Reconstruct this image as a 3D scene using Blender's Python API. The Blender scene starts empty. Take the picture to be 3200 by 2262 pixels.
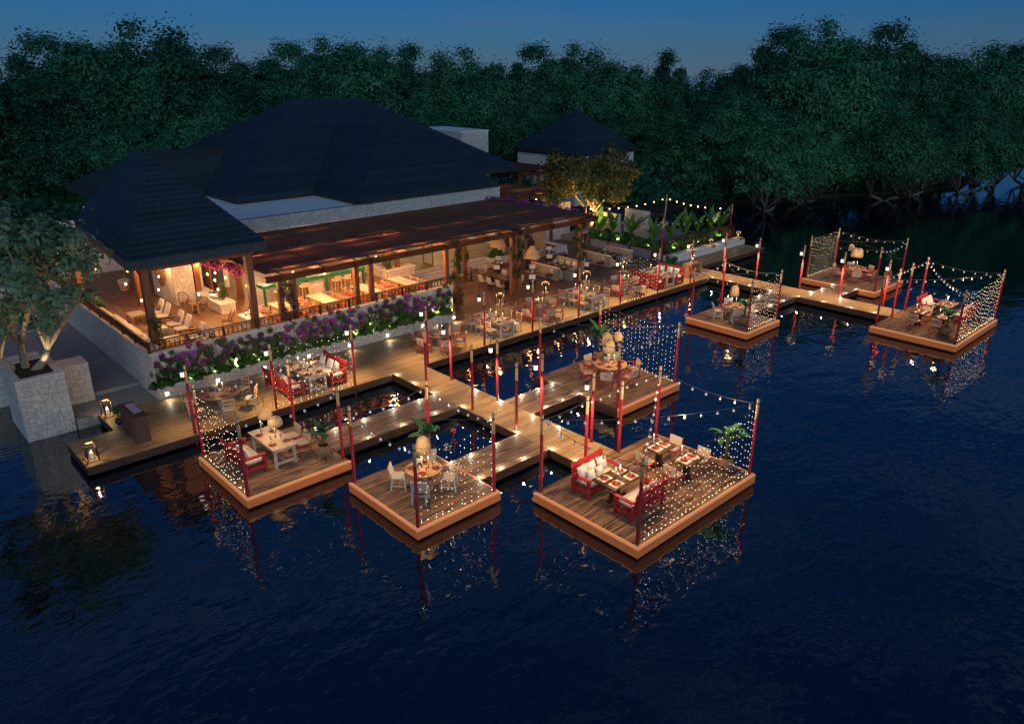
import bpy, math, random
import numpy as np
from mathutils import Vector, Matrix, Euler
R = math.radians
rnd = random.Random(11)
SC = bpy.context.scene
COL = SC.collection
# ------------------------------------------------------------------ camera
cd = bpy.data.cameras.new('camera'); cam = bpy.data.objects.new('camera', cd); COL.objects.link(cam)
cam.location = (0, 0, 12.911)
cam.rotation_euler = (R(90) - 0.36791, 0, -0.74779)
cd.sensor_width = 36; cd.lens = 26.581; cd.clip_start = .1; cd.clip_end = 3000
SC.camera = cam
# ------------------------------------------------------------------ dusk sky
W = bpy.data.worlds.new('World'); SC.world = W; W.use_nodes = True
wn = W.node_tree.nodes; wl = W.node_tree.links; wn.clear()
sky = wn.new('ShaderNodeTexSky'); sky.sky_type = 'NISHITA'; sky.sun_disc = False
SUN_EL, SUN_AZ = R(9), R(212)
sky.sun_elevation = SUN_EL; sky.sun_rotation = SUN_AZ; sky.altitude = 0; sky.air_density = 1.0; sky.dust_density = 0; sky.ozone_density = 9
bg = wn.new('ShaderNodeBackground'); bg.inputs['Strength'].default_value = .06
wo = wn.new('ShaderNodeOutputWorld')
tint = wn.new('ShaderNodeMix'); tint.data_type = 'RGBA'; tint.blend_type = 'MULTIPLY'; tint.inputs['Factor'].default_value = 1; tint.inputs['B'].default_value = (.85, .83, .94, 1)
wl.new(sky.outputs[0], tint.inputs['A']); 
wtc = wn.new('ShaderNodeTexCoord'); wmp = wn.new('ShaderNodeMapping'); wmp.inputs['Scale'].default_value = (1.6, 1.6, 15); wl.new(wtc.outputs['Generated'], wmp.inputs[0])
wno = wn.new('ShaderNodeTexNoise'); wno.inputs['Scale'].default_value = 1.7; wno.inputs['Detail'].default_value = 5; wno.inputs['Roughness'].default_value = .5; wl.new(wmp.outputs[0], wno.inputs['Vector'])
wrp = wn.new('ShaderNodeValToRGB'); wrp.color_ramp.elements[0].position = .42; wrp.color_ramp.elements[1].position = .72; wl.new(wno.outputs['Fac'], wrp.inputs[0])
wmf = wn.new('ShaderNodeMath'); wmf.operation = 'MULTIPLY'; wmf.inputs[1].default_value = .42; wl.new(wrp.outputs[0], wmf.inputs[0])
cl_ = wn.new('ShaderNodeMix'); cl_.data_type = 'RGBA'; wl.new(wmf.outputs[0], cl_.inputs['Factor']); wl.new(tint.outputs['Result'], cl_.inputs['A']); cl_.inputs['B'].default_value = (1.3, 2.2, 4.0, 1)      # thin slate-mauve evening cloud
wl.new(cl_.outputs['Result'], bg.inputs[0]); wl.new(bg.outputs[0], wo.inputs[0])
sd = bpy.data.lights.new('dusk_sun', 'SUN'); sd.energy = 1.25; sd.angle = R(70); sd.color = (.62, .85, 1)
so = bpy.data.objects.new('dusk_sun', sd); COL.objects.link(so)      # the last glow, low behind the camera, same direction as the sky's sun
so.rotation_euler = Vector((-math.sin(SUN_AZ) * math.cos(SUN_EL), -math.cos(SUN_AZ) * math.cos(SUN_EL), -math.sin(SUN_EL))).to_track_quat('-Z', 'Y').to_euler()
SC.view_settings.view_transform = 'Standard'; SC.view_settings.look = 'None'
SC.view_settings.exposure = 0; SC.view_settings.gamma = 1; SC.view_settings.use_curve_mapping = False
try:
    cy = SC.cycles
    cy.use_denoising = True; cy.denoiser = 'OPENIMAGEDENOISE'; cy.denoising_input_passes = 'RGB_ALBEDO_NORMAL'
    cy.sample_clamp_indirect = 3.0; cy.sample_clamp_direct = 0; cy.max_bounces = 6; cy.diffuse_bounces = 3; cy.glossy_bounces = 3
    cy.transmission_bounces = 3; cy.transparent_max_bounces = 4; cy.caustics_reflective = False; cy.caustics_refractive = False
    cy.use_light_tree = True
except Exception: pass

# ------------------------------------------------------------------ materials (all procedural)
def mat(name, c1, c2=None, rough=.6, scale=8, stretch=None, detail=4, contrast=(.35, .65), bump=0, bscale=None, metal=0, vary=0,
        spec=.4, emit=None, estr=0, trans=0, coat=0, dark=None, dscale=2, damount=.5, wave=None):
    m = bpy.data.materials.new(name); m.use_nodes = True
    n = m.node_tree.nodes; l = m.node_tree.links
    b = n['Principled BSDF']; out = n['Material Output']
    b.inputs['Roughness'].default_value = rough; b.inputs['Metallic'].default_value = metal
    b.inputs['Specular IOR Level'].default_value = spec
    b.inputs['Base Color'].default_value = (*c1, 1)
    if coat: b.inputs['Coat Weight'].default_value = coat
    if c2 is not None or vary or bump:
        tc = n.new('ShaderNodeTexCoord'); oi = n.new('ShaderNodeObjectInfo')
        ad = n.new('ShaderNodeVectorMath'); ad.operation = 'ADD'
        mu = n.new('ShaderNodeVectorMath'); mu.operation = 'SCALE'; mu.inputs['Scale'].default_value = 37.0
        cx = n.new('ShaderNodeCombineXYZ')
        l.new(oi.outputs['Random'], cx.inputs[0]); l.new(oi.outputs['Random'], cx.inputs[1])
        l.new(cx.outputs[0], mu.inputs[0]); l.new(tc.outputs['Object'], ad.inputs[0]); l.new(mu.outputs[0], ad.inputs[1])
        mp = n.new('ShaderNodeMapping'); mp.inputs['Scale'].default_value = stretch or (1, 1, 1)
        l.new(ad.outputs[0], mp.inputs[0])
        no = n.new('ShaderNodeTexNoise'); no.inputs['Scale'].default_value = scale; no.inputs['Detail'].default_value = detail
        l.new(mp.outputs[0], no.inputs['Vector'])
        col = None
        if c2 is not None:
            r = n.new('ShaderNodeValToRGB'); r.color_ramp.elements[0].position = contrast[0]; r.color_ramp.elements[1].position = contrast[1]
            r.color_ramp.elements[0].color = (*c1, 1); r.color_ramp.elements[1].color = (*c2, 1)
            l.new(no.outputs['Fac'], r.inputs[0]); col = r.outputs[0]
        if dark is not None:
            n2 = n.new('ShaderNodeTexNoise'); n2.inputs['Scale'].default_value = dscale; n2.inputs['Detail'].default_value = 5
            l.new(mp.outputs[0], n2.inputs['Vector'])
            r2 = n.new('ShaderNodeValToRGB'); r2.color_ramp.elements[0].position = damount; r2.color_ramp.elements[1].position = damount + .13
            l.new(n2.outputs['Fac'], r2.inputs[0])
            mx = n.new('ShaderNodeMix'); mx.data_type = 'RGBA'; l.new(r2.outputs[0], mx.inputs['Factor'])
            if col: l.new(col, mx.inputs['A'])
            else: mx.inputs['A'].default_value = (*c1, 1)
            mx.inputs['B'].default_value = (*dark, 1); col = mx.outputs['Result']
        if wave:   # joint lines across one axis: (axis, spacing, width, darkening)
            sp = n.new('ShaderNodeSeparateXYZ'); l.new(tc.outputs['Object'], sp.inputs[0])
            d1 = n.new('ShaderNodeMath'); d1.operation = 'DIVIDE'; d1.inputs[1].default_value = wave[1]; l.new(sp.outputs[wave[0]], d1.inputs[0])
            fr = n.new('ShaderNodeMath'); fr.operation = 'FRACT'; l.new(d1.outputs[0], fr.inputs[0])
            lt = n.new('ShaderNodeMath'); lt.operation = 'LESS_THAN'; lt.inputs[1].default_value = wave[2]; l.new(fr.outputs[0], lt.inputs[0])
            fl = n.new('ShaderNodeMath'); fl.operation = 'FLOOR'; l.new(d1.outputs[0], fl.inputs[0])
            wn_ = n.new('ShaderNodeTexWhiteNoise'); wn_.noise_dimensions = '1D'; l.new(fl.outputs[0], wn_.inputs['W'])
            hv = n.new('ShaderNodeHueSaturation'); mr = n.new('ShaderNodeMapRange'); mr.inputs['To Min'].default_value = .75; mr.inputs['To Max'].default_value = 1.25
            l.new(wn_.outputs['Value'], mr.inputs[0]); l.new(mr.outputs[0], hv.inputs['Value']); l.new(col, hv.inputs['Color'])
            mx = n.new('ShaderNodeMix'); mx.data_type = 'RGBA'; l.new(lt.outputs[0], mx.inputs['Factor']); l.new(hv.outputs[0], mx.inputs['A'])
            mx.inputs['B'].default_value = tuple(x * wave[3] for x in c1) + (1,); col = mx.outputs['Result']
        if vary:
            h = n.new('ShaderNodeHueSaturation'); mr = n.new('ShaderNodeMapRange')
            mr.inputs['To Min'].default_value = 1 - vary; mr.inputs['To Max'].default_value = 1 + vary
            l.new(oi.outputs['Random'], mr.inputs[0]); l.new(mr.outputs[0], h.inputs['Value'])
            if col: l.new(col, h.inputs['Color'])
            else: h.inputs['Color'].default_value = (*c1, 1)
            col = h.outputs[0]
        if col: l.new(col, b.inputs['Base Color'])
        if bump:
            bn = n.new('ShaderNodeBump'); bn.inputs['Strength'].default_value = bump; bn.inputs['Distance'].default_value = .02
            if bscale:
                n3 = n.new('ShaderNodeTexNoise'); n3.inputs['Scale'].default_value = bscale; l.new(mp.outputs[0], n3.inputs['Vector']); l.new(n3.outputs['Fac'], bn.inputs['Height'])
            else: l.new(no.outputs['Fac'], bn.inputs['Height'])
            l.new(bn.outputs[0], b.inputs['Normal'])
    if emit: b.inputs['Emission Color'].default_value = (*emit, 1); b.inputs['Emission Strength'].default_value = estr
    if trans:
        t = n.new('ShaderNodeBsdfTranslucent'); a = n.new('ShaderNodeMixShader'); a.inputs[0].default_value = trans
        src = b.inputs['Base Color'].links[0].from_socket if b.inputs['Base Color'].links else None
        if src: l.new(src, t.inputs[0])
        else: t.inputs[0].default_value = (*c1, 1)
        l.new(b.outputs[0], a.inputs[1]); l.new(t.outputs[0], a.inputs[2]); l.new(a.outputs[0], out.inputs[0])
    return m

def leafmat(name, c1, c2, scale=.5, rough=.55, trans=.25, vary=.22):     # leaf to leaf colour by position inside the crown
    return mat(name, c1, c2, rough, scale, detail=6, contrast=(.38, .62), trans=trans, vary=vary, spec=.3)

M = {}
M['plank'] = mat('weathered_plank', (.20, .115, .06), (.44, .275, .155), .55, 2.4, (.5, 9, 9), 6, (.32, .68), .3, vary=.34, dark=(.04, .026, .024), dscale=1.5, damount=.525)
M['deckplank'] = mat('honey_plank', (.25, .15, .065), (.46, .30, .145), .5, 2.2, (.5, 9, 9), 5, (.3, .7), .2, vary=.2, dark=(.12, .075, .045), dscale=1.0, damount=.62)
M['deckside'] = mat('dark_deck_timber', (.05, .025, .018), (.09, .05, .035), .6, 3, (.6, 8, 8), bump=.3, vary=.1)
M['dining'] = mat('dining_boards', (.12, .07, .05), (.20, .12, .08), .45, 2, (.4, 6, 6), bump=.1, wave=(1, .14, .07, .25))
M['terrace'] = mat('terrace_boards', (.17, .085, .045), (.30, .17, .09), .5, 2, (6, .4, 6), bump=.1, wave=(0, .14, .06, .2))
M['interior'] = mat('interior_stone_floor', (.22, .17, .12), (.32, .25, .18), .5, 1.3, bump=.05)
M['copper'] = mat('copper_band_painted_glow', (.42, .13, .045), (.50, .17, .06), .45, 2, (.3, 3, 3), spec=.4, emit=(1, .29, .09), estr=.14)  # weak emission stands in for light on the copper edge; no lamp there
M['glowlip'] = mat('copper_lip_painted_glow', (.50, .18, .07), None, .45, emit=(1, .38, .15), estr=.42)  # upper edge painted brighter by emission, as if lit from the top
M['red'] = mat('red_paint', (.28, .014, .018), (.40, .024, .028), .6, 6, (4, 4, .6), bump=.2, vary=.15, dark=(.14, .02, .02), dscale=3, damount=.6)
M['polewood'] = mat('pale_pole_wood', (.50, .31, .16), (.66, .44, .25), .55, 6, (6, 6, .7), bump=.15, vary=.1)
M['redwood'] = mat('red_bench_paint', (.36, .022, .026), (.46, .04, .04), .5, 5, (1, 1, 1), bump=.1, vary=.1)
M['redmetal'] = mat('red_metal', (.50, .03, .03), None, .4)
M['blackmetal'] = mat('black_metal', (.012, .012, .014), None, .4, spec=.5)
M['navymetal'] = mat('navy_lantern_metal', (.012, .03, .06), None, .4, spec=.5)
M['woven'] = mat('woven_rope', (.36, .30, .22), (.55, .48, .37), .8, 90, bump=.5, vary=.08)
M['whitewood'] = mat('white_chair_wood', (.52, .45, .36), (.66, .60, .50), .6, 20, bump=.2, vary=.08)
M['lightwood'] = mat('light_chair_wood', (.44, .27, .14), (.58, .38, .22), .55, 5, (3, 3, .6), bump=.1, vary=.12)
M['blue'] = mat('turquoise_paint', (.03, .25, .38), (.05, .34, .48), .5, 8)
M['farm'] = mat('whitewashed_boards', (.48, .37, .25), (.68, .56, .42), .6, 3, (6, .7, 6), bump=.2, vary=.12, dark=(.26, .18, .11), dscale=2.5, damount=.6)
M['farmleg'] = mat('whitewashed_legs', (.45, .36, .28), (.62, .52, .42), .6, 6, bump=.2, vary=.08)
M['bluewash'] = mat('blue_grey_legs', (.26, .29, .36), (.38, .40, .46), .6, 6, bump=.1)
M['darktable'] = mat('dark_table_boards', (.045, .025, .016), (.12, .065, .038), .5, 3, (.6, 8, 8), bump=.2, vary=.2)
M['roundtop'] = mat('blond_table_wood', (.46, .26, .13), (.60, .36, .19), .45, 2.5, (.6, 6, 6), bump=.1)
M['greytop'] = mat('brown_table_wood', (.20, .12, .09), (.32, .20, .15), .45, 2.5, (.6, 6, 6), bump=.1)
M['stonebase'] = mat('table_base_stone', (.32, .27, .22), (.42, .36, .30), .7, 10, bump=.2)
M['cushion'] = mat('cream_cushion', (.62, .57, .50), (.72, .67, .60), .85, 30, bump=.25)
M['pillow'] = mat('white_pillow', (.66, .63, .58), (.76, .73, .69), .85, 25, bump=.3, vary=.05)
M['redpillow'] = mat('red_pillow', (.50, .07, .04), (.62, .16, .10), .85, 12, bump=.2)
M['brownpillow'] = mat('mauve_pillow', (.20, .10, .09), (.34, .20, .18), .85, 14, bump=.2)
M['greenpillow'] = mat('green_pillow', (.22, .30, .20), (.40, .44, .32), .85, 9, bump=.2)
M['charger'] = mat('terracotta_charger', (.52, .13, .06), (.62, .18, .09), .35, 30)
M['darkplate'] = mat('dark_plate', (.045, .035, .04), (.10, .08, .085), .25, 30)
M['whiteplate'] = mat('white_plate', (.72, .68, .62), None, .25)
M['placemat'] = mat('cream_placemat', (.62, .55, .45), (.72, .66, .56), .85, 60, bump=.2)
M['napkin'] = mat('rust_napkin', (.50, .09, .04), None, .85)
M['paper'] = mat('white_paper', (.72, .70, .66), None, .8)
M['brass'] = mat('brass', (.42, .27, .10), None, .35, metal=1)
M['wax'] = mat('candle_wax', (.80, .72, .60), None, .5, emit=(1, .72, .42), estr=.25)
M['flame'] = mat('candle_flame', (1, .7, .4), None, .5, emit=(1, .68, .33), estr=18)
M['petal'] = mat('white_petals', (.78, .76, .70), None, .6, trans=.2)
M['glass'] = mat('clear_glass', (.80, .85, .90), None, .05, spec=.8); M['glass'].node_tree.nodes['Principled BSDF'].inputs['Transmission Weight'].default_value = .85
M['bulb'] = mat('festoon_bulb_glass', (.72, .80, .95), None, .06, spec=1, emit=(.75, .85, 1), estr=.05); M['bulb'].node_tree.nodes['Principled BSDF'].inputs['Transmission Weight'].default_value = .5
M['filament'] = mat('lit_filament', (1, .9, .75), None, .5, emit=(1, .86, .68), estr=.5)
M['warmbulb'] = mat('lit_warm_bulb', (1, .7, .4), None, .5, emit=(1, .62, .28), estr=14)
M['fairy'] = mat('fairy_bulb', (1, .8, .5), None, .5, emit=(1, .74, .43), estr=14)
M['cable'] = mat('light_cable', (.10, .09, .08), None, .6)
M['palecable'] = mat('pale_cable', (.42, .38, .32), None, .7)
M['lampglass'] = mat('lit_lantern_glass', (1, .9, .75), None, .4, emit=(1, .86, .64), estr=1.6)
M['walllamp'] = mat('lit_wall_lamp', (1, .9, .75), None, .4, emit=(1, .90, .72), estr=4)
M['spot'] = mat('lit_deck_spot', (1, .95, .85), None, .4, emit=(1, .93, .80), estr=6)
M['wicker'] = mat('wicker_shade', (.42, .30, .17), (.66, .50, .31), .75, 70, bump=.7, trans=.25)
M['basket'] = mat('basket_weave', (.16, .085, .045), (.32, .19, .11), .75, 60, bump=.7, vary=.1)
M['rattan'] = mat('rattan', (.46, .29, .16), (.60, .41, .25), .65, 40, bump=.4, vary=.1)
M['boothweave'] = mat('booth_wicker', (.24, .18, .12), (.48, .38, .28), .8, 55, bump=.8)
M['linen'] = mat('beige_linen', (.52, .44, .34), (.64, .56, .45), .9, 20, bump=.2)
M['stripe'] = mat('striped_towel', (.60, .56, .52), (.74, .71, .67), .9, 14, (9, .4, .4), contrast=(.45, .55))
M['rail'] = mat('dark_rail_timber', (.03, .011, .008), (.06, .022, .014), .5, 5, (5, 5, .6))
M['stone'] = mat('pale_limestone', (.50, .45, .40), (.64, .58, .52), .8, 5, bump=.3, vary=.09)
M['mortar'] = mat('dark_joint', (.17, .145, .13), (.24, .21, .185), .9, 20)
M['plaster'] = mat('white_plaster', (.60, .57, .53), (.68, .65, .61), .85, 4, bump=.15)
M['ledge'] = mat('pale_roof_ledge', (.80, .80, .78), (.88, .88, .86), .9, 12, bump=.25)
M['shingle'] = mat('slate_shingles', (.007, .019, .031), (.024, .044, .060), .6, 22, detail=10, bump=.8, vary=.2, spec=.5)
M['oldshingle'] = mat('worn_shingles', (.02, .03, .036), (.04, .052, .06), .8, 5, detail=8, bump=.6, vary=.2, dark=(.09, .10, .115), dscale=1.2, damount=.68)
M['timber'] = mat('pergola_timber', (.075, .024, .010), (.15, .05, .022), .5, 2.5, (.5, 7, 7), bump=.25, vary=.18)
M['slat'] = mat('pergola_slat', (.10, .033, .012), (.22, .082, .030), .6, 1.5, (.4, 5, 5), bump=.2, vary=.28)
M['post'] = mat('timber_post', (.15, .05, .022), (.26, .10, .045), .5, 5, (7, 7, .5), bump=.25, vary=.1)
M['door'] = mat('timber_door', (.20, .085, .035), (.32, .15, .07), .5, 4, (6, 6, .6), bump=.15)
M['green'] = mat('green_glazed_tile', (.006, .11, .05), (.012, .17, .08), .25, 12, spec=.6)
M['orange'] = mat('orange_cushion', (.62, .10, .03), None, .8)
M['concrete'] = mat('path_concrete', (.26, .25, .24), (.34, .32, .30), .9, 30, detail=8, bump=.2)
M['soil'] = mat('dark_soil', (.025, .018, .012), (.05, .035, .02), .95, 12, bump=.5)
M['forestfloor'] = mat('forest_floor', (.012, .018, .010), (.03, .035, .018), .95, 2, bump=.5)
M['deskwood'] = mat('dark_reed_desk', (.075, .04, .028), (.12, .065, .045), .7, 4, (30, 30, .3), bump=.6)
M['sideboard'] = mat('oak_sideboard', (.32, .17, .07), (.42, .24, .11), .5, 3, (.6, 5, 5), bump=.1)
M['bark'] = mat('pale_bark', (.26, .20, .14), (.38, .31, .23), .85, 6, (3, 3, .6), bump=.6)
M['darkbark'] = mat('grey_bark', (.10, .085, .075), (.17, .15, .13), .9, 5, (3, 3, .6), bump=.6)
M['leaf_forest'] = leafmat('forest_leaves', (.024, .125, .064), (.058, .215, .106), .45)
M['leaf_forest2'] = leafmat('forest_leaves_dark', (.019, .10, .057), (.046, .175, .092), .45)
M['leaf_mangrove'] = leafmat('shore_tree_leaves', (.034, .145, .062), (.07, .235, .095), .5)
M['leaf_near'] = leafmat('fig_leaves', (.11, .20, .12), (.21, .31, .17), .9)
M['leaf_court'] = leafmat('court_tree_leaves', (.11, .13, .035), (.24, .20, .05), .9)
M['leaf_shrub'] = leafmat('shrub_leaves', (.04, .11, .018), (.12, .19, .035), 1.5)
M['leaf_palm'] = leafmat('hedge_leaves', (.045, .14, .03), (.11, .23, .05), 1.5)
M['leaf_vine'] = leafmat('vine_leaves', (.035, .07, .022), (.075, .11, .035), 2)
M['banana'] = mat('banana_leaf', (.03, .105, .045), (.055, .155, .06), .4, 3, (1, 1, 1), trans=.3, vary=.2, spec=.5)
M['canna'] = mat('broad_leaf', (.08, .22, .035), (.15, .32, .06), .4, 3, trans=.35, vary=.15, spec=.5)
M['stem'] = mat('banana_stem', (.07, .10, .035), (.14, .13, .06), .6, 8, (4, 4, .6))
M['purple'] = mat('purple_bougainvillea', (.48, .05, .44), (.78, .14, .62), .6, 2.0, contrast=(.35, .65), trans=.35, vary=.1)
M['pink'] = mat('pink_bougainvillea', (.46, .05, .24), (.62, .10, .34), .6, 2.0, trans=.35, vary=.1)
M['yellowflower'] = mat('yellow_flowers', (.6, .42, .05), None, .6)
M['talavera'] = mat('painted_pot', (.62, .58, .50), (.55, .14, .03), .3, 7, detail=1, contrast=(.52, .56), dark=(.02, .06, .22), dscale=5, damount=.58)
M['greypot'] = mat('grey_planter', (.15, .14, .14), (.20, .19, .19), .8, 14, bump=.2)
M['curtain'] = mat('beige_curtain', (.46, .36, .24), (.60, .49, .35), .9, 10, (8, 8, .3), trans=.2)
M['carve'] = mat('carved_disc_wood', (.22, .12, .06), (.36, .22, .12), .6, 12, bump=.3)
M['orangechair'] = mat('orange_chair', (.45, .17, .07), (.55, .24, .11), .6, 20)

for k_ in ('fairy', 'warmbulb', 'flame', 'filament', 'bulb', 'lampglass', 'walllamp', 'spot', 'wax', 'copper', 'glowlip'):      # nearby lamps carry their light; the copper edges have only a painted glow
    M[k_].cycles.emission_sampling = 'NONE'
def pattern_mat(name, base, ink, s):      # repeated cement-tile print: diamonds and rings
    m = bpy.data.materials.new(name); m.use_nodes = True; n = m.node_tree.nodes; l = m.node_tree.links; b = n['Principled BSDF']
    b.inputs['Roughness'].default_value = .45
    tc = n.new('ShaderNodeTexCoord'); mp = n.new('ShaderNodeMapping'); mp.inputs['Scale'].default_value = (s, s, s)
    l.new(tc.outputs['Object'], mp.inputs[0])
    fr = n.new('ShaderNodeVectorMath'); fr.operation = 'FRACTION'; l.new(mp.outputs[0], fr.inputs[0])
    sb = n.new('ShaderNodeVectorMath'); sb.operation = 'SUBTRACT'; sb.inputs[1].default_value = (.5, .5, .5); l.new(fr.outputs[0], sb.inputs[0])
    ab = n.new('ShaderNodeVectorMath'); ab.operation = 'ABSOLUTE'; l.new(sb.outputs[0], ab.inputs[0])
    sp = n.new('ShaderNodeSeparateXYZ'); l.new(ab.outputs[0], sp.inputs[0])
    a1 = n.new('ShaderNodeMath'); a1.operation = 'ADD'; l.new(sp.outputs[0], a1.inputs[0]); l.new(sp.outputs[1], a1.inputs[1])
    a2 = n.new('ShaderNodeMath'); a2.operation = 'ADD'; l.new(a1.outputs[0], a2.inputs[0]); l.new(sp.outputs[2], a2.inputs[1])
    w = n.new('ShaderNodeMath'); w.operation = 'PINGPONG'; w.inputs[1].default_value = .22; l.new(a2.outputs[0], w.inputs[0])
    gt = n.new('ShaderNodeMath'); gt.operation = 'GREATER_THAN'; gt.inputs[1].default_value = .13; l.new(w.outputs[0], gt.inputs[0])
    mx = n.new('ShaderNodeMix'); mx.data_type = 'RGBA'; l.new(gt.outputs[0], mx.inputs['Factor'])
    mx.inputs['A'].default_value = (*base, 1); mx.inputs['B'].default_value = (*ink, 1); l.new(mx.outputs['Result'], b.inputs['Base Color'])
    return m
M['tiletop'] = pattern_mat('patterned_tile_top', (.62, .55, .46), (.36, .30, .24), 7)
M['tilewall'] = pattern_mat('patterned_wall_tile', (.34, .32, .38), (.13, .12, .20), 4.2)
M['runner'] = pattern_mat('patterned_runner', (.66, .62, .62), (.28, .24, .36), 9)

mw = bpy.data.materials.new('lake_water'); mw.use_nodes = True; n = mw.node_tree.nodes; l = mw.node_tree.links; b = n['Principled BSDF']
b.inputs['Base Color'].default_value = (.0006, .007, .015, 1); b.inputs['Roughness'].default_value = .0; b.inputs['IOR'].default_value = 2.2; b.inputs['Specular IOR Level'].default_value = .5
tc = n.new('ShaderNodeTexCoord')
def wnoise(sc, det, strx):
    mp = n.new('ShaderNodeMapping'); mp.inputs['Scale'].default_value = strx; mp.inputs['Rotation'].default_value = (0, 0, R(-40)); l.new(tc.outputs['Object'], mp.inputs[0])
    x = n.new('ShaderNodeTexNoise'); x.inputs['Scale'].default_value = sc; x.inputs['Detail'].default_value = det; x.inputs['Roughness'].default_value = .55; l.new(mp.outputs[0], x.inputs['Vector']); return x
w1 = wnoise(.55, 2, (1, 1.9, 1)); w2 = wnoise(2.7, 1.2, (1, 1.7, 1))
b1 = n.new('ShaderNodeBump'); b1.inputs['Strength'].default_value = .13; b1.inputs['Distance'].default_value = .30; l.new(w1.outputs['Fac'], b1.inputs['Height'])
b2 = n.new('ShaderNodeBump'); b2.inputs['Strength'].default_value = .10; b2.inputs['Distance'].default_value = .09; l.new(w2.outputs['Fac'], b2.inputs['Height']); l.new(b1.outputs[0], b2.inputs['Normal'])
l.new(b2.outputs[0], b.inputs['Normal']); M['water'] = mw

# ------------------------------------------------------------------ mesh builder
I4 = Matrix.Identity(4)
def T(x=0, y=0, z=0, rz=0, rx=0, ry=0): return Matrix.Translation((x, y, z)) @ Euler((rx, ry, rz)).to_matrix().to_4x4()
class MB:
    def __init__(s): s.v = []; s.f = []; s.sm = []
    def add(s, vs, fs, smooth=False, m=None):
        k = len(s.v)
        s.v += [tuple(m @ Vector(p)) for p in vs] if m is not None else [tuple(p) for p in vs]
        s.f += [tuple(i + k for i in f) for f in fs]; s.sm += [smooth] * len(fs); return s
    def box(s, x0, x1, y0, y1, z0, z1, m=None):
        return s.add([(x0, y0, z0), (x1, y0, z0), (x1, y1, z0), (x0, y1, z0), (x0, y0, z1), (x1, y0, z1), (x1, y1, z1), (x0, y1, z1)],
                     [(0, 3, 2, 1), (4, 5, 6, 7), (0, 1, 5, 4), (1, 2, 6, 5), (2, 3, 7, 6), (3, 0, 4, 7)], False, m)
    def cb(s, cx, cy, cz, sx, sy, sz, m=None): return s.box(cx - sx / 2, cx + sx / 2, cy - sy / 2, cy + sy / 2, cz - sz / 2, cz + sz / 2, m)
    def bar(s, p, q, w, h, up=(0, 0, 1)):
        p = Vector(p); q = Vector(q); d = (q - p); L = d.length; d.normalize(); u = Vector(up)
        if abs(d.dot(u)) > .95: u = Vector((1, 0, 0))
        sd = d.cross(u).normalized(); u = sd.cross(d)
        vs = [a + sd * i * w / 2 + u * j * h / 2 for a in (p, q) for i, j in ((-1, -1), (1, -1), (1, 1), (-1, 1))]
        return s.add(vs, [(0, 1, 2, 3), (7, 6, 5, 4), (0, 4, 5, 1), (1, 5, 6, 2), (2, 6, 7, 3), (3, 7, 4, 0)])
    def tube(s, pts, r, n=6, cap=True):
        pts = [Vector(p) for p in pts]; r = r if isinstance(r, (list, tuple)) else [r] * len(pts); rings = []; k = len(s.v)
        for i, p in enumerate(pts):
            d = (pts[min(i + 1, len(pts) - 1)] - pts[max(i - 1, 0)]).normalized()
            u = Vector((0, 0, 1)) if abs(d.z) < .9 else Vector((1, 0, 0)); a = d.cross(u).normalized(); b = d.cross(a)
            s.v += [tuple(p + (a * math.cos(t * 2 * math.pi / n) + b * math.sin(t * 2 * math.pi / n)) * r[i]) for t in range(n)]
        for i in range(len(pts) - 1):
            for t in range(n):
                t2 = (t + 1) % n; s.f.append((k + i * n + t, k + (i + 1) * n + t, k + (i + 1) * n + t2, k + i * n + t2)); s.sm.append(True)
        if cap:
            s.f.append(tuple(k + t for t in range(n))); e = k + (len(pts) - 1) * n; s.f.append(tuple(e + t for t in reversed(range(n)))); s.sm += [False, False]
        return s
    def lathe(s, prof, n=16, x=0, y=0, z=0, smooth=True):
        k = len(s.v)
        for r, h in prof: s.v += [(x + r * math.cos(t * 2 * math.pi / n), y + r * math.sin(t * 2 * math.pi / n), z + h) for t in range(n)]
        for i in range(len(prof) - 1):
            for t in range(n):
                t2 = (t + 1) % n; s.f.append((k + i * n + t, k + i * n + t2, k + (i + 1) * n + t2, k + (i + 1) * n + t)); s.sm.append(smooth)
        if prof[-1][0] > 1e-4: e = k + (len(prof) - 1) * n; s.f.append(tuple(e + t for t in range(n))); s.sm.append(False)
        if prof[0][0] > 1e-4: s.f.append(tuple(k + t for t in reversed(range(n)))); s.sm.append(False)
        return s
    def blob(s, cx, cy, cz, sx, sy, sz, m=None, n=8, p=.55):     # soft cushion: superellipsoid
        vs = []; fs = []; rows = 6
        sg = lambda c: math.copysign(abs(c) ** p, c)
        for i in range(rows + 1):
            a = -math.pi / 2 + math.pi * i / rows
            for j in range(n * 2):
                t = math.pi * j / n
                vs.append((cx + sx / 2 * sg(math.cos(a)) * sg(math.cos(t)), cy + sy / 2 * sg(math.cos(a)) * sg(math.sin(t)), cz + sz / 2 * sg(math.sin(a))))
        for i in range(rows):
            for j in range(n * 2):
                j2 = (j + 1) % (n * 2); fs.append((i * 2 * n + j, i * 2 * n + j2, (i + 1) * 2 * n + j2, (i + 1) * 2 * n + j))
        return s.add(vs, fs, True, m)
    def mesh(s, name, m):
        me = bpy.data.meshes.new(name); me.from_pydata(s.v, [], s.f); me.materials.append(m)
        me.polygons.foreach_set('use_smooth', s.sm); me.update(); return me

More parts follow.
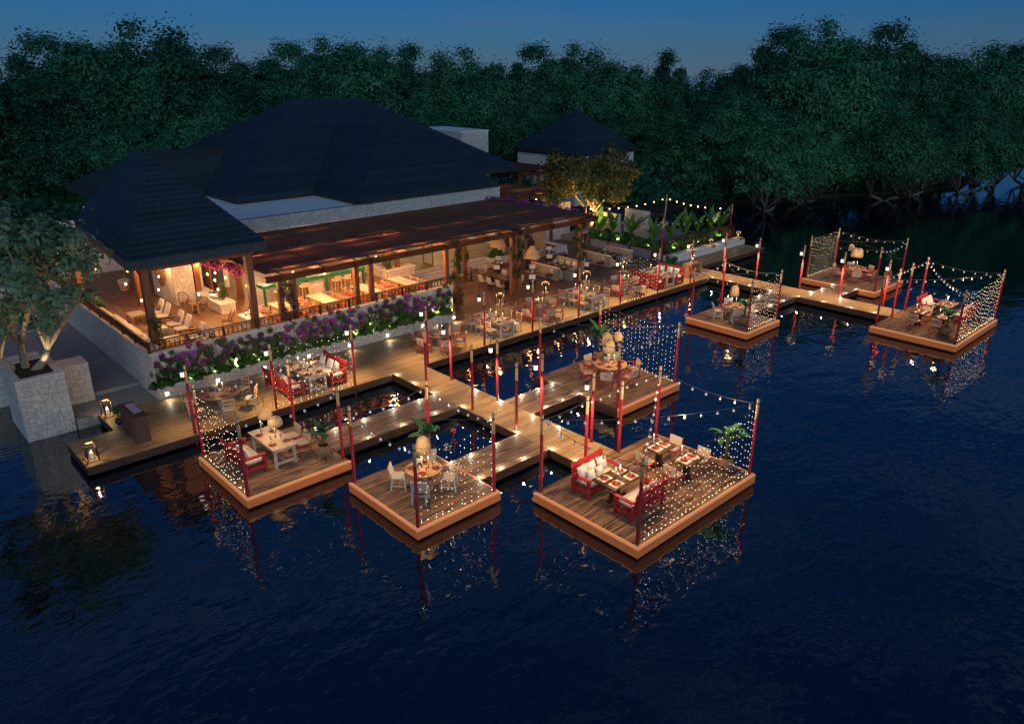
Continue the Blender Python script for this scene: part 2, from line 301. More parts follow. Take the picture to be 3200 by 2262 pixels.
KIDS = {}
def _link(o, parent):
    COL.objects.link(o)
    if parent is not None: o.parent = parent; KIDS.setdefault(parent.name, []).append(o)
    return o
def obj(name, mb, m, parent=None, loc=None, label=None, kind=None):
    me = mb.mesh(name, M[m] if isinstance(m, str) else m) if isinstance(mb, MB) else mb
    o = bpy.data.objects.new(name, me); _link(o, parent)
    if loc is not None: o.location = loc
    if label: o['label'] = label
    if kind: o['kind'] = kind
    return o
def tag(o, label, cat, group=None, kind=None):
    o['label'] = label; o['category'] = cat
    if group: o['group'] = group
    if kind: o['kind'] = kind
    return o
def thing(name, label, cat, loc=(0, 0, 0), rz=0, group=None):
    o = bpy.data.objects.new(name, None); COL.objects.link(o); o.empty_display_size = .1
    o.location = loc; o.rotation_euler = (0, 0, rz); return tag(o, label, cat, group)
def dup(root, loc, rz=0, label=None, group=None, scale=None):
    def cp(o, par):
        c = o.copy(); _link(c, par)
        for ch in KIDS.get(o.name, ()): cp(ch, c)
        return c
    r = cp(root, None); r.location = loc; r.rotation_euler = (0, 0, rz)
    if scale: r.scale = (scale,) * 3 if not isinstance(scale, tuple) else scale
    if label: r['label'] = label
    if group: r['group'] = group
    return r
class Proto:       # the first placing uses the prototype itself, the rest are copies
    def __init__(s, root): s.root = root; s.used = False
    def put(s, loc, rz=0, label=None, group=None, scale=None):
        if s.used: return dup(s.root, loc, rz, label, group, scale)
        s.used = True; r = s.root; r.location = loc; r.rotation_euler = (0, 0, rz)
        if label: r['label'] = label
        if group: r['group'] = group
        if scale: r.scale = (scale,) * 3 if not isinstance(scale, tuple) else scale
        return r
LM = 3.5
def lamp(loc, power, col=(1, .72, .42), radius=.05, name='lamp_light', spot=None, aim=(0, 0, -1), blend=.5, parent=None):
    d = bpy.data.lights.new(name, 'SPOT' if spot else 'POINT'); d.energy = power * LM; d.color = col; d.shadow_soft_size = radius
    if spot: d.spot_size = R(spot); d.spot_blend = blend
    o = bpy.data.objects.new(name, d); COL.objects.link(o); o.location = loc
    if spot: o.rotation_euler = Vector(aim).to_track_quat('-Z', 'Y').to_euler()
    if parent is not None: o.parent = parent
    return o
def leaves(pts, nrm, L, wid, seed=0, fold=.15, jit=.5):
    """kite-shaped leaves at pts with rough facing nrm; returns (verts, quads) arrays"""
    g = np.random.default_rng(seed); n = len(pts)
    nr = nrm + g.normal(0, jit, (n, 3)); nr /= np.linalg.norm(nr, axis=1)[:, None] + 1e-9
    d = g.normal(0, 1, (n, 3)); d -= (d * nr).sum(1)[:, None] * nr; d /= np.linalg.norm(d, axis=1)[:, None] + 1e-9
    s = np.cross(nr, d); l = (L * g.uniform(.65, 1.25, n))[:, None]; w = l * wid
    a = pts - d * l * .5; b = pts + s * w * .5 + nr * l * fold * .3; c = pts + d * l * .5 - nr * l * fold; e = pts - s * w * .5 + nr * l * fold * .3
    return np.stack([a, b, c, e], 1).reshape(-1, 3)
def leafmesh(name, arr, m):
    n = len(arr); me = bpy.data.meshes.new(name); me.vertices.add(n); me.vertices.foreach_set('co', arr.astype('f').ravel())
    me.loops.add(n); me.loops.foreach_set('vertex_index', np.arange(n, dtype='i')); me.polygons.add(n // 4)
    me.polygons.foreach_set('loop_start', np.arange(0, n, 4, dtype='i')); me.polygons.foreach_set('loop_total', np.full(n // 4, 4, dtype='i'))
    me.materials.append(M[m]); me.update(); me.validate(); return me
# ------------------------------------------------------------------ setting: water, land, decks
WZ = -.44
b = MB().add([(-900, -300, WZ), (1500, -300, WZ), (1500, 1500, WZ), (-900, 1500, WZ)], [(0, 1, 2, 3)])
tag(obj('water', b, 'water'), 'dark rippled lake water around the rafts', 'water', kind='structure')
def poly_prism(pts, z0, z1):
    n = len(pts); return MB().add([(x, y, z0) for x, y in pts] + [(x, y, z1) for x, y in pts], [tuple(range(n, 2 * n)), tuple(reversed(range(n)))] + [(i, (i + 1) % n, n + (i + 1) % n, n + i) for i in range(n)])
b = poly_prism([(-120, 45), (-2, 45), (2.5, 38), (6, 38), (6, 45.5), (40, 44), (60, 44), (66, 46), (72, 44), (80, 41), (90, 36), (103, 31.5), (112, 33), (150, 75), (150, 260), (-120, 260)], WZ - .6, -.05)
tag(obj('ground', b, 'forestfloor'), 'dark forest floor behind the restaurant', 'ground', kind='structure')
# paved path beside the terrace: low landing, one step, long ramp
b = MB().box(5.8, 8.86, 31.62, 33.7, WZ - .1, -.02); b.box(5.8, 8.86, 33.7, 37.6, WZ - .1, .14); b.box(3.2, 8.86, 37.6, 52, WZ - .1, .16)
tag(obj('path', b, 'concrete'), 'pale paved path with a low step beside the terrace wall', 'path', kind='structure')

PL = {}
def plank_mesh(L, w, m):
    k = (round(L, 2), round(w, 3), m)
    if k not in PL: PL[k] = MB().cb(0, 0, -.015, L - .008, w - .011, .03).mesh('plank', M[m])
    return PL[k]
def planks(parent, x0, x1, y0, y1, m, single=True, w=.14, xs=1e9):
    rows = max(1, round((y1 - y0) / w)); w = (y1 - y0) / rows; rest = MB()
    for r in range(rows):
        y = y0 + (r + .5) * w; x = x0; first = rnd.uniform(.8, 2.6)
        while x < x1 - 1e-6:
            L = round(rnd.uniform(1.7, 3.4) / .2) * .2 if x > x0 else round(first / .2) * .2
            if x1 - (x + L) < .7: L = x1 - x
            if single and x < xs:
                o = bpy.data.objects.new('plank', plank_mesh(L, w, m)); _link(o, parent); o.location = (x + L / 2, y, -rnd.uniform(0, .003))
            else: rest.cb(x + L / 2, y, -.015 - rnd.uniform(0, .003), L - .008, w - .011, .03)
            x += L
    if rest.v: obj('planking', rest, m, parent, kind='stuff')

def deck(name, label, rects, m, single=True, kind='structure', xs=1e9, cat='deck'):
    d = MB()
    for x0, x1, y0, y1 in rects: d.box(x0 + .002, x1 - .002, y0 + .002, y1 - .002, -.34, -.034)
    o = tag(obj(name, d, 'deckside'), label, cat, kind=kind)
    for x0, x1, y0, y1 in rects: planks(o, x0, x1, y0, y1, m, single, xs=xs)
    return o
main = deck('main_deck', 'long timber deck along the waterfront with warm lit boards', [(4.95, 45, 27.13, 29.62), (6.58, 24.75, 29.62, 31.3), (6.58, 8.86, 31.3, 31.6), (24.75, 45, 29.62, 31.3)], 'deckplank', xs=22)
deck('far_deck', 'timber deck running past the cushioned bench wall', [(45.001, 54, 29.3, 31.1)], 'deckplank', False)
deck('walkway', 'timber walkway from the deck out to the big near raft', [(17.75, 19.45, 15.362, 27.128)], 'deckplank')
deck('walkway', 'short timber walkway to the raft with the single red bench', [(11.97, 17.748, 22.34, 24.05)], 'plank')
deck('walkway', 'short timber walkway to the near raft with white chairs', [(14.455, 17.748, 17.16, 18.87)], 'plank')
deck('walkway', 'short timber walkway to the middle raft', [(19.452, 22.24, 19.76, 21.5)], 'plank')
deck('walkway', 'far timber walkway leading to the three distant rafts', [(43.15, 44.9, 15.34, 27.128)], 'deckplank', False)
deck('walkway', 'short walkway to the distant raft with white chairs', [(38.05, 43.148, 20.88, 22.63)], 'plank', False)
deck('walkway', 'short walkway to the raft beside the dense light curtain', [(44.902, 47.59, 19.03, 20.74)], 'plank', False)
b = MB().box(24.76, 44.6, 31.302, 42.5, -.3, -.004)
tag(obj('dining_floor', b, 'dining'), 'brown boarded dining floor under the long pergola', 'floor', kind='structure')

RAFT = {'P1': (8.156, 11.963, 21.38, 25.28), 'P2': (11.15, 14.45, 16.21, 20.02), 'P3': (15.27, 21.64, 11.1, 15.36), 'P6': (22.25, 26.47, 17.67, 22.46),
        'P7': (34.75, 38.04, 19.235, 23.05), 'P5': (47.6, 51.82, 18.0, 22.8), 'P8': (40.74, 47.0, 11.05, 15.33)}
RD = {'P1': 'raft with the single red bench', 'P2': 'near raft with white chairs', 'P3': 'big near raft', 'P6': 'middle raft', 'P7': 'distant raft with white chairs',
      'P5': 'far raft with the dense light curtain', 'P8': 'far big raft'}
def raft(k, sides, single):
    x0, x1, y0, y1 = RAFT[k]
    r = thing('floating_raft', 'square floating timber dining platform, the ' + RD[k], 'raft')
    obj('float_base', MB().box(x0 + .06, x1 - .06, y0 + .06, y1 - .06, -.52, -.034), 'deckside', r)
    planks(r, x0 + .05, x1 - .05, y0 + .05, y1 - .05, 'plank', single)
    prof = [(.05, -.002), (-.012, -.004), (-.035, -.03), (-.04, -.07), (-.04, -.345), (.05, -.345)]     # rounded lip, distance outward is negative
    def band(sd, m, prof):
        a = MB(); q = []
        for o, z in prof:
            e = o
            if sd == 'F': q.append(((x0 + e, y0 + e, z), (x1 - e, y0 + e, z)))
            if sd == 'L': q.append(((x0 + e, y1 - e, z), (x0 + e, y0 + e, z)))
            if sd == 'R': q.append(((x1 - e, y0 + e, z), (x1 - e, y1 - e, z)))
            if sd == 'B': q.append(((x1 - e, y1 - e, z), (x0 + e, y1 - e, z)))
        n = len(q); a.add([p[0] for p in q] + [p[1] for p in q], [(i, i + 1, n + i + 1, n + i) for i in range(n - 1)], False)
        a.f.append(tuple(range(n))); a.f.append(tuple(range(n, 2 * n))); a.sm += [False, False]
        obj('painted_glow_lip' if m == 'glowlip' else 'edge_band', a, m, r)
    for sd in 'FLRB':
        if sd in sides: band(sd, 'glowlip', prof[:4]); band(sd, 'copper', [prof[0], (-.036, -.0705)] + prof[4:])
        else: band(sd, 'deckside', prof)
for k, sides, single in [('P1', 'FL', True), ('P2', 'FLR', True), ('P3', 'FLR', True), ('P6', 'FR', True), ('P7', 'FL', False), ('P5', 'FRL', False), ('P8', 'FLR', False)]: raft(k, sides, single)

# small recessed spot lamps along the walkway edges
sp = thing('deck_spot', 'small recessed spot lamp', 'deck lamp')
obj('rim', MB().lathe([(.045, 0), (.045, .012), (.032, .012)], 10), 'blackmetal', sp); obj('lens', MB().lathe([(.032, .006), (.032, .016)], 8), 'spot', sp)
SPP = Proto(sp); nspot = 0
SPOTS = [('the near walkway', 'y', 18.6, [(17.83, 26.95), (17.83, 25.6), (17.83, 24.15), (17.83, 22.2), (17.83, 20.5), (17.83, 18.98), (17.83, 17.1), (17.83, 15.9), (19.37, 23.2), (19.37, 21.6), (19.37, 19.66), (19.37, 18.2)]),
         ('the walkway to the single red bench raft', 'x', 23.2, [(12.9, 23.97), (14.2, 23.97), (15.6, 23.97), (16.9, 23.97), (13.4, 22.42), (15.0, 22.42), (16.6, 22.42)]),
         ('the walkway to the near white-chair raft', 'x', 18, [(14.5, 18.79), (15.4, 18.79), (16.6, 18.79), (14.55, 17.24), (15.5, 17.24), (16.6, 17.24)]),
         ('the walkway to the middle raft', 'x', 20.6, [(20.4, 21.42), (21.4, 21.42), (22.3, 21.42), (20.3, 19.84), (21.3, 19.84), (22.3, 19.84)]),
         ('the far walkway', 'y', 44, [(43.23, 26.9), (43.23, 25.6), (43.23, 24.2), (43.23, 22.7), (43.23, 20.8), (43.23, 19.2), (43.23, 17.6), (43.23, 16.2), (44.82, 20.8), (44.82, 18.9)]),
         ('the walkway to the distant white-chair raft', 'x', 21.8, [(40, 22.55), (41.6, 22.55), (38.6, 20.95), (40.2, 20.95), (41.7, 20.95)]),
         ('the walkway to the dense-curtain raft', 'x', 19.9, [(46, 20.66), (47.4, 20.66), (46, 19.11), (47.4, 19.11)])]
ORD = ['first', 'second', 'third', 'fourth', 'fifth', 'sixth', 'seventh', 'eighth', 'ninth', 'tenth', 'eleventh', 'twelfth', 'thirteenth', 'fourteenth', 'fifteenth', 'sixteenth']
for d, ax, mid, ps in SPOTS:
    cn = {}
    for x, y in ps:
        sd_ = ('desk' if x < mid else 'far') if ax == 'y' else ('lake' if y < mid else 'shore'); cn[sd_] = cn.get(sd_, 0) + 1
        SPP.put((x, y, .002), 0, 'recessed lamp, ' + ORD[cn[sd_] - 1] + ' on the ' + sd_ + ' side of ' + d, 'recessed walkway spot lamps')
        lamp((x, y, .12), 1.8, (1, .90, .74), .02, 'spot_light')

# ------------------------------------------------------------------ stone cladding, every stone its own piece
def split_poly(p, line_pt, ld):
    nx, ny = -ld[1], ld[0]; A = []; B_ = []
    for i in range(len(p)):
        a = p[i]; c = p[(i + 1) % len(p)]
        da = (a[0] - line_pt[0]) * nx + (a[1] - line_pt[1]) * ny; dc = (c[0] - line_pt[0]) * nx + (c[1] - line_pt[1]) * ny
        (A if da >= 0 else B_).append(a)
        if da * dc < 0:
            t = da / (da - dc); q = (a[0] + t * (c[0] - a[0]), a[1] + t * (c[1] - a[1])); A.append(q); B_.append(q)
    return A, B_
def area(p): return abs(sum(p[i][0] * p[(i + 1) % len(p)][1] - p[(i + 1) % len(p)][0] * p[i][1] for i in range(len(p)))) / 2
def cent(p): return (sum(a[0] for a in p) / len(p), sum(a[1] for a in p) / len(p))
def inset(p, d):
    if sum(p[i][0] * p[(i + 1) % len(p)][1] - p[(i + 1) % len(p)][0] * p[i][1] for i in range(len(p))) < 0: p = p[::-1]
    q = list(p)
    for i in range(len(p)):
        a = p[i]; c = p[(i + 1) % len(p)]; dx = c[0] - a[0]; dy = c[1] - a[1]; L = math.hypot(dx, dy)
        if L < 1e-5: continue
        n = (-dy / L, dx / L); q, _ = split_poly(q, (a[0] + n[0] * d, a[1] + n[1] * d), (dx / L, dy / L))
        if len(q) < 3: return None
    return q
def clad(parent, O, U, V, w, h, s=.3, m='stone', joint=.004, th=.012, skew=16, merged=False):
    O = Vector(O); U = Vector(U).normalized(); V = Vector(V).normalized(); N = U.cross(V)
    todo = [[(0, 0), (w, 0), (w, h), (0, h)]]; done = []
    while todo:
        p = todo.pop(); A = area(p)
        if A < s * s * rnd.uniform(.55, 1.7): done.append(p); continue
        xs = [q[0] for q in p]; ys = [q[1] for q in p]; c = cent(p)
        wide = (max(xs) - min(xs)) > (max(ys) - min(ys)) * 1.15
        a = R(90 if wide else 0) + R(rnd.gauss(0, skew)); j = .16
        c = (c[0] + (max(xs) - min(xs)) * rnd.uniform(-j, j), c[1] + (max(ys) - min(ys)) * rnd.uniform(-j, j))
        A1, B1 = split_poly(p, c, (math.cos(a), math.sin(a)))
        if len(A1) < 3 or len(B1) < 3: done.append(p)
        else: todo += [A1, B1]
    big = MB()
    for p in done:
        q = inset(p, joint * rnd.uniform(.7, 1.3))
        if not q or area(q) < .002: continue
        t = th * rnd.uniform(.7, 1.25); q2 = inset(q, .006) or q; k = len(q)
        if len(q2) != k: q2 = q
        c = cent(q); cc = O + U * c[0] + V * c[1]; off = Vector((0, 0, 0)) if merged else cc
        b = big if merged else MB()
        vs = [O + U * x + V * y - off - N * .004 for x, y in q] + [O + U * x + V * y + N * t - off for x, y in q2]
        b.add(vs, [tuple(range(k, 2 * k))] + [(i, (i + 1) % k, k + (i + 1) % k, k + i) for i in range(k)])
        if not merged: obj('stone', b, m, parent, cc)
    if merged: obj('stone_facing', big, m, parent, kind='stuff')

def wall(name, label, x0, x1, y0, y1, z0, z1, cat='wall', m='mortar', cap=None, capw=0):
    o = tag(obj(name, MB().box(x0, x1, y0, y1, z0, z1), m), label, cat)
    if cap: obj('coping', MB().box(x0 - capw, x1 + capw, y0 - capw, y1 + capw, z1 + .002, z1 + cap), 'plaster', o)
    return o
FX = ((1, 0, 0), (0, 0, 1))      # face looking to -y : U=+x V=+z
LX = ((0, -1, 0), (0, 0, 1))     # face looking to -x : U=-y V=+z
# tree planter at the water's edge
o = wall('tree_planter', 'tall pale stone planter holding the big near tree', 4.08, 5.76, 31.70, 34.3, -.6, 2.0, 'planter')
clad(o, (4.08, 31.70, -.6), *FX, 1.68, 2.6, .27); clad(o, (4.08, 34.3, -.6), *LX, 2.6, 2.6, .34)
b = MB().box(4.06, 5.78, 31.68, 31.95, 2.002, 2.05).box(4.06, 5.78, 34.05, 34.32, 2.002, 2.05).box(4.06, 4.33, 31.95, 34.05, 2.002, 2.05).box(5.51, 5.78, 31.95, 34.05, 2.002, 2.05); obj('coping', b, 'plaster', o)
obj('soil', MB().box(4.33, 5.51, 31.95, 34.05, 2.003, 2.012), 'soil', o)
o = wall('garden_wall', 'low pale stone wall beside the paved path', 5.79, 6.97, 33.33, 34.4, -.05, 1.6)
clad(o, (5.79, 33.33, -.05), *FX, 1.18, 1.65, .26); obj('coping', MB().box(5.785, 6.99, 33.3, 34.42, 1.602, 1.64), 'plaster', o)
o = wall('garden_wall', 'long pale retaining wall behind the near tree planter', 2.6, 5.79, 36.2, 36.6, -.6, 1.5)
clad(o, (2.6, 36.2, -.6), *FX, 3.19, 2.1, .4); obj('coping', MB().box(2.58, 5.81, 36.17, 36.62, 1.502, 1.55), 'plaster', o)
# flower planter along the terrace
o = wall('flower_planter', 'long low white stone planter full of purple flowers', 8.9, 24.75, 31.34, 31.62, -.05, .5, 'planter')
clad(o, (8.9, 31.34, -.0), *FX, 15.85, .5, .24); obj('coping', MB().box(8.88, 24.77, 31.30, 31.42, .502, .545), 'plaster', o)
obj('soil', MB().box(8.95, 24.7, 31.42, 31.63, .503, .53), 'soil', o)
# terrace body, parapet
ZF = 1.0
o = tag(obj('terrace', MB().box(9.1, 24.9, 31.9, 42.48, -.05, ZF - .004).box(9.1, 24.9, 42.48, 52, -.05, ZF - .004), 'terrace'), 'raised bar terrace floor of warm brown boards', 'terrace', kind='structure')
o = wall('terrace_wall', 'pale stone parapet wall along the front of the bar terrace', 8.9, 24.9, 31.66, 31.9, -.05, 1.9)
clad(o, (8.9, 31.66, .55), *FX, 16.0, 1.35, .33); obj('coping', MB().box(8.86, 24.93, 31.62, 31.93, 1.902, 1.95), 'plaster', o)
o = wall('terrace_wall', 'pale stone side wall of the terrace above the paved path', 8.9, 9.1, 31.9, 50, -.05, 1.9)
clad(o, (8.9, 41.9, -.05), *LX, 10.55, 1.95, .36); obj('coping', MB().box(8.86, 9.13, 31.93, 50, 1.902, 1.95), 'plaster', o)
clad(o, (8.9, 50, -.05), *LX, 8.1, 1.95, .55, merged=True)

# railings
def railing(label, p, q, h, spacing, npost, m='post', z=0, thick=.028):
    p = Vector((*p, z)); q = Vector((*q, z)); d = q - p; L = d.length; u = d / L
    r = thing('railing', label, 'railing')
    obj('top_rail', MB().bar(p + Vector((0, 0, h)), q + Vector((0, 0, h)), .07, .05), m, r)
    obj('middle_rail', MB().bar(p + Vector((0, 0, h - .1)), q + Vector((0, 0, h - .1)), .035, .03), m, r)
    obj('bottom_rail', MB().bar(p + Vector((0, 0, .07)), q + Vector((0, 0, .07)), .04, .035), m, r)
    pm = MB().cb(0, 0, h / 2 + .01, .085, .085, h + .02).mesh('rail_post', M[m]); bm = MB().cb(0, 0, (h - .02) / 2 + .03, thick, thick, h - .17).mesh('baluster', M[m])
    for i in range(npost + 1): _link(bpy.data.objects.new('rail_post', pm), r).location = p + d * i / npost
    n = int(L / spacing)
    for i in range(1, n):
        t = i / n
        if abs(t * npost - round(t * npost)) * L / npost < .07: continue
        _link(bpy.data.objects.new('baluster', bm), r).location = p + d * t
    return r
railing('dark timber railing on the front wall of the bar terrace', (8.98, 31.78), (24.85, 31.78), .46, .21, 10, 'rail', 1.95)
railing('dark timber railing on the terrace side wall above the path', (8.98, 31.9), (8.98, 45), .46, .13, 8, 'rail', 1.95)
# ------------------------------------------------------------------ roofs
def hip_roof(parent, E, Rg, zb, zt, zr, ncourse, m, sh=.34, soffit='timber', drop=(), bl=None):
    x0, x1, y0, y1 = E; a0, a1, c0, c1 = Rg
    bx, by = bl or (x0, y1)
    def rect(t): return [(x0 + (a0 - x0) * t, y0 + (c0 - y0) * t), (x1 + (a1 - x1) * t, y0 + (c0 - y0) * t), (x1 + (a1 - x1) * t, y1 + (c1 - y1) * t), (bx + (a0 - bx) * t, by + (c1 - by) * t)]
    z = lambda t: zt + (zr - zt) * t
    q_ = [(x0 + .02, y0 + .02), (x1 - .02, y0 + .02), (x1 - .02, y1 - .02), (bx + .02, by - .02)]
    def slab(za, zc): return MB().add([(*a, za) for a in q_] + [(*a, zc) for a in q_], [(3, 2, 1, 0), (4, 5, 6, 7), (0, 1, 5, 4), (1, 2, 6, 5), (2, 3, 7, 6), (3, 0, 4, 7)])
    obj('eave_board', slab(zb, zt - .02), m, parent)
    obj('soffit', slab(zb - .02, zb - .003), soffit, parent)
    for k in range(ncourse):
        t0 = k / ncourse; t1 = (k + 1.12) / ncourse if k < ncourse - 1 else 1.0
        lo = rect(t0); hi = rect(t1); b = MB()
        for s in range(4):
            if s in drop: continue
            p, q = lo[s], lo[(s + 1) % 4]; u, v = hi[s], hi[(s + 1) % 4]; L = math.hypot(q[0] - p[0], q[1] - p[1])
            n = max(1, int(L / sh)); cut = [0] + sorted((i + rnd.uniform(-.25, .25)) / n for i in range(1, n)) + [1]
            for i in range(len(cut) - 1):
                e = .03 + rnd.uniform(0, .022); g = .012 / max(L, .5)
                f0, f1 = cut[i] + (g if i else 0), cut[i + 1]
                P = lambda a, c, f, zz: (a[0] + (c[0] - a[0]) * f, a[1] + (c[1] - a[1]) * f, zz)
                A, B, C_, D = P(p, q, f0, z(t0) + e), P(p, q, f1, z(t0) + e), P(u, v, f1, z(t1) + .004), P(u, v, f0, z(t1) + .004)
                A2, B2 = P(p, q, f0, z(t0) - .01), P(p, q, f1, z(t0) - .01)
                b.add([A, B, C_, D, A2, B2], [(0, 1, 2, 3), (4, 5, 1, 0)])
        obj('shingle_course', b, m, parent)
# lounge pavilion (front corner)
pav = thing('lounge_pavilion', 'open timber pavilion with steep dark slate roof over the lounge corner', 'pavilion', (0, 0, 0))
hip_roof(pav, (8.85, 14.87, 32.3, 44.0), (11.85, 11.87, 37.2, 39.0), 5.36, 5.72, 9.4, 19, 'shingle', bl=(9.85, 43.6))
for x, y in [(9.62, 32.98), (14.17, 33.0), (12.06, 42.4), (14.75, 41.35), (9.5, 43.4)]: obj('post', MB().cb(0, 0, 2.16, .30, .30, 4.33), 'post', pav, (x, y, ZF))
obj('roof_beam', MB().box(9.4, 14.4, 32.9, 33.1, 5.08, 5.33).box(9.5, 9.74, 33.1, 43.4, 5.08, 5.33).box(14.05, 14.3, 33.1, 43.4, 5.08, 5.33), 'post', pav)

# main building
bld = thing('restaurant_building', 'long restaurant building with big dark hipped roof and pale stone parapet', 'restaurant')
hip_roof(bld, (20.4, 45.5, 48.2, 67.2), (30.0, 36.1, 57.68, 57.7), 4.9, 5.25, 10.8, 31, 'shingle', .5)
hip_roof(bld, (26.0, 37.95, 42.35, 56.0), (31.97, 31.99, 48.3, 56.0), 4.9, 5.25, 9.1, 20, 'shingle', .45, drop=(2,))
hip_roof(bld, (14.0, 25, 53.2, 62.2), (18.5, 25, 57.69, 57.71), 4.9, 5.25, 7.6, 12, 'oldshingle', .45, drop=(1,))
obj('roof_ledge', MB().box(13, 26.5, 42.8, 54.5, 4.5, 4.78), 'ledge', bld)
pw = obj('parapet_wall', MB().box(13.3, 38.2, 42.52, 42.8, 3.96, 4.86), 'mortar', bld)
clad(pw, (13.3, 42.52, 3.96), *FX, 24.9, .9, .40)
obj('wall', MB().box(37.9, 38.2, 42.8, 52, -.05, 4.88), 'plaster', bld)
obj('wall', MB().box(8.9, 38.2, 51.7, 52, -.05, 4.4), 'plaster', bld)
obj('wall', MB().box(16.9, 17.2, 43.0, 51.7, 1, 4.4), 'plaster', bld)
obj('ceiling', MB().box(13.3, 38.1, 42.9, 51.6, 4.42, 4.48), 'plaster', bld)
obj('floor', MB().box(24.91, 37.85, 40.4, 51.65, 0, .5), 'interior', bld)
# doors along the back of the dining hall
def door(x0, x1, y, z0, h, parent):
    d = obj('glass_door', MB().box(x0, x0 + .1, y, y + .05, z0, z0 + h).box(x1 - .1, x1, y, y + .05, z0, z0 + h).box(x0 + .1, x1 - .1, y, y + .05, z0, z0 + .16).box(x0 + .1, x1 - .1, y, y + .05, z0 + h - .12, z0 + h), 'door', parent)
    obj('pane', MB().box(x0 + .1, x1 - .1, y + .02, y + .03, z0 + .16, z0 + h - .12), 'glass', d)
for i in range(5): door(26.5 + i * 2.1, 28.4 + i * 2.1, 47.5, .5, 2.4, bld)
obj('wall', MB().box(24.9, 26.4, 47.5, 47.7, .5, 4.4).box(36.9, 37.85, 47.5, 47.7, .5, 4.4), 'plaster', bld)
d = obj('glass_door', MB().box(30.12, 30.18, 40.35, 40.45, .5, 2.7).box(30.12, 30.18, 41.4, 41.5, .5, 2.7).box(30.12, 30.18, 40.45, 41.4, .5, .66).box(30.12, 30.18, 40.45, 41.4, 2.55, 2.7), 'door', bld); obj('pane', MB().box(30.145, 30.155, 40.45, 41.4, .66, 2.55), 'glass', d)
# service tower behind
o = tag(obj('service_tower', MB().box(44.8, 48.0, 55, 61.7, -.3, 7.7), 'mortar'), 'pale stone block rising behind the main roof', 'tower')
clad(o, (44.8, 55, 3.5), *FX, 3.2, 4.2, .42); clad(o, (44.8, 61.7, 3.5), *LX, 6.7, 4.2, .6, merged=True)
obj('coping', MB().box(44.75, 48.05, 54.95, 61.75, 7.702, 7.78), 'ledge', o)
# tower pavilion
o = thing('hut', 'pale square hut with a dark pyramid roof among the trees', 'hut')
hip_roof(o, (57.2, 66.9, 52.3, 61.4), (62.04, 62.06, 56.84, 56.86), 4.85, 5.12, 9.1, 20, 'shingle', .6)
obj('wall', MB().box(57.5, 66.6, 52.6, 61.1, -.3, 4.83), 'plaster', o)

# ------------------------------------------------------------------ pergolas
def pergola(label, x0, x1, y0, y1, z, pitch, joists, sections, cols, m='slat', beam_y=None, zc=0, single=True):
    p = thing('pergola', label, 'pergola')
    by = [y0 - .1, y1 - .2] if beam_y is None else beam_y
    for y in by: obj('beam', MB().box(x0 - .05, x1 + .15, y - .1, y + .1, z - .40, z - .12), 'timber', p)
    jm = MB().box(-.06, .06, y0 - .55, y1, z - .30, z - .03); jm.v[0] = (-.06, y0 - .45, z - .3); jm.v[1] = (.06, y0 - .45, z - .3)
    jm = jm.mesh('joist', M['timber'])
    for x in joists: _link(bpy.data.objects.new('joist', jm), p).location = (x, 0, .003)
    n = int((y1 - y0) / pitch); big = MB()
    for a, c in sections:
        sm = MB().box(0, c - a, -.030, .030, 0, .05).mesh('slat', M[m])
        for i in range(n):
            y = y0 + (i + .5) * pitch; dz = z + rnd.uniform(0, .008)
            if single: _link(bpy.data.objects.new('slat', sm), p).location = (a + rnd.uniform(-.02, .02), y, dz)
            else: big.box(a, c, y - .030, y + .030, dz, dz + .05)
    if not single: obj('slats', big, m, p, kind='stuff')
    for x, y, zb in cols: obj('column', MB().cb(0, 0, (z - .40 - zb) / 2, .24, .24, z - .40 - zb), 'post', p, (x, y, zb))
    return p
BARC = [(15.55, 33), (16.25, 33), (19.72, 33), (20.6, 33), (25.55, 33), (26.3, 33)]
DINC = [(30.6, 32.98), (31.12, 32.98), (36.7, 33.0)]
pergola('long dark timber pergola roof over the bar terrace and dining floor', 14.92, 38.0, 33.1, 42.45, 4.0, .1, [15.6, 17.8, 19.72, 20.6, 23.0, 25.55, 26.3, 28.6, 30.6, 31.12, 33.9, 36.7, 37.9],
        [(14.92, 26.6), (26.72, 31.9), (32.02, 38.0)], [(x, y, ZF if x < 25 else (1.0 if x < 25.9 else 0)) for x, y in BARC] + [(x, y, 0) for x, y in DINC] + [(25.2, 38.3, 1.5), (25.9, 38.35, 1.5), (30.85, 38.5, 0), (30.88, 37.9, 0), (36.9, 38.2, 0)], beam_y=[33.0, 38.3])
pergola('small red-lit timber pergola beyond the end of the long pergola', 38.4, 44.0, 42.6, 48.0, 3.95, .14, [39, 41.2, 43.4], [(38.4, 44.0)], [(38.6, 42.5, 0), (43.7, 42.5, 0), (43.7, 47.6, 0)], single=False)
pergola('dark pergola beside the square hut', 46.6, 52.0, 49.6, 56.5, 4.5, .2, [47, 49.2, 51.5], [(46.6, 52.0)], [(46.9, 49.6, 0), (49.2, 49.5, 0), (51.7, 49.5, 0)], 'timber', single=False)
pergola('dark pergola behind the lounge pavilion', 3.4, 9.0, 47, 53, 4.2, .16, [4, 6, 8.5], [(3.4, 9.0)], [(4, 47, 0), (6.2, 47, 0), (8.6, 47, 0)], 'timber', single=False)
o = wall('annex_wall', 'pale wall seen through the near tree', -3, 8.6, 53.6, 53.9, -.1, 3.3, m='plaster')

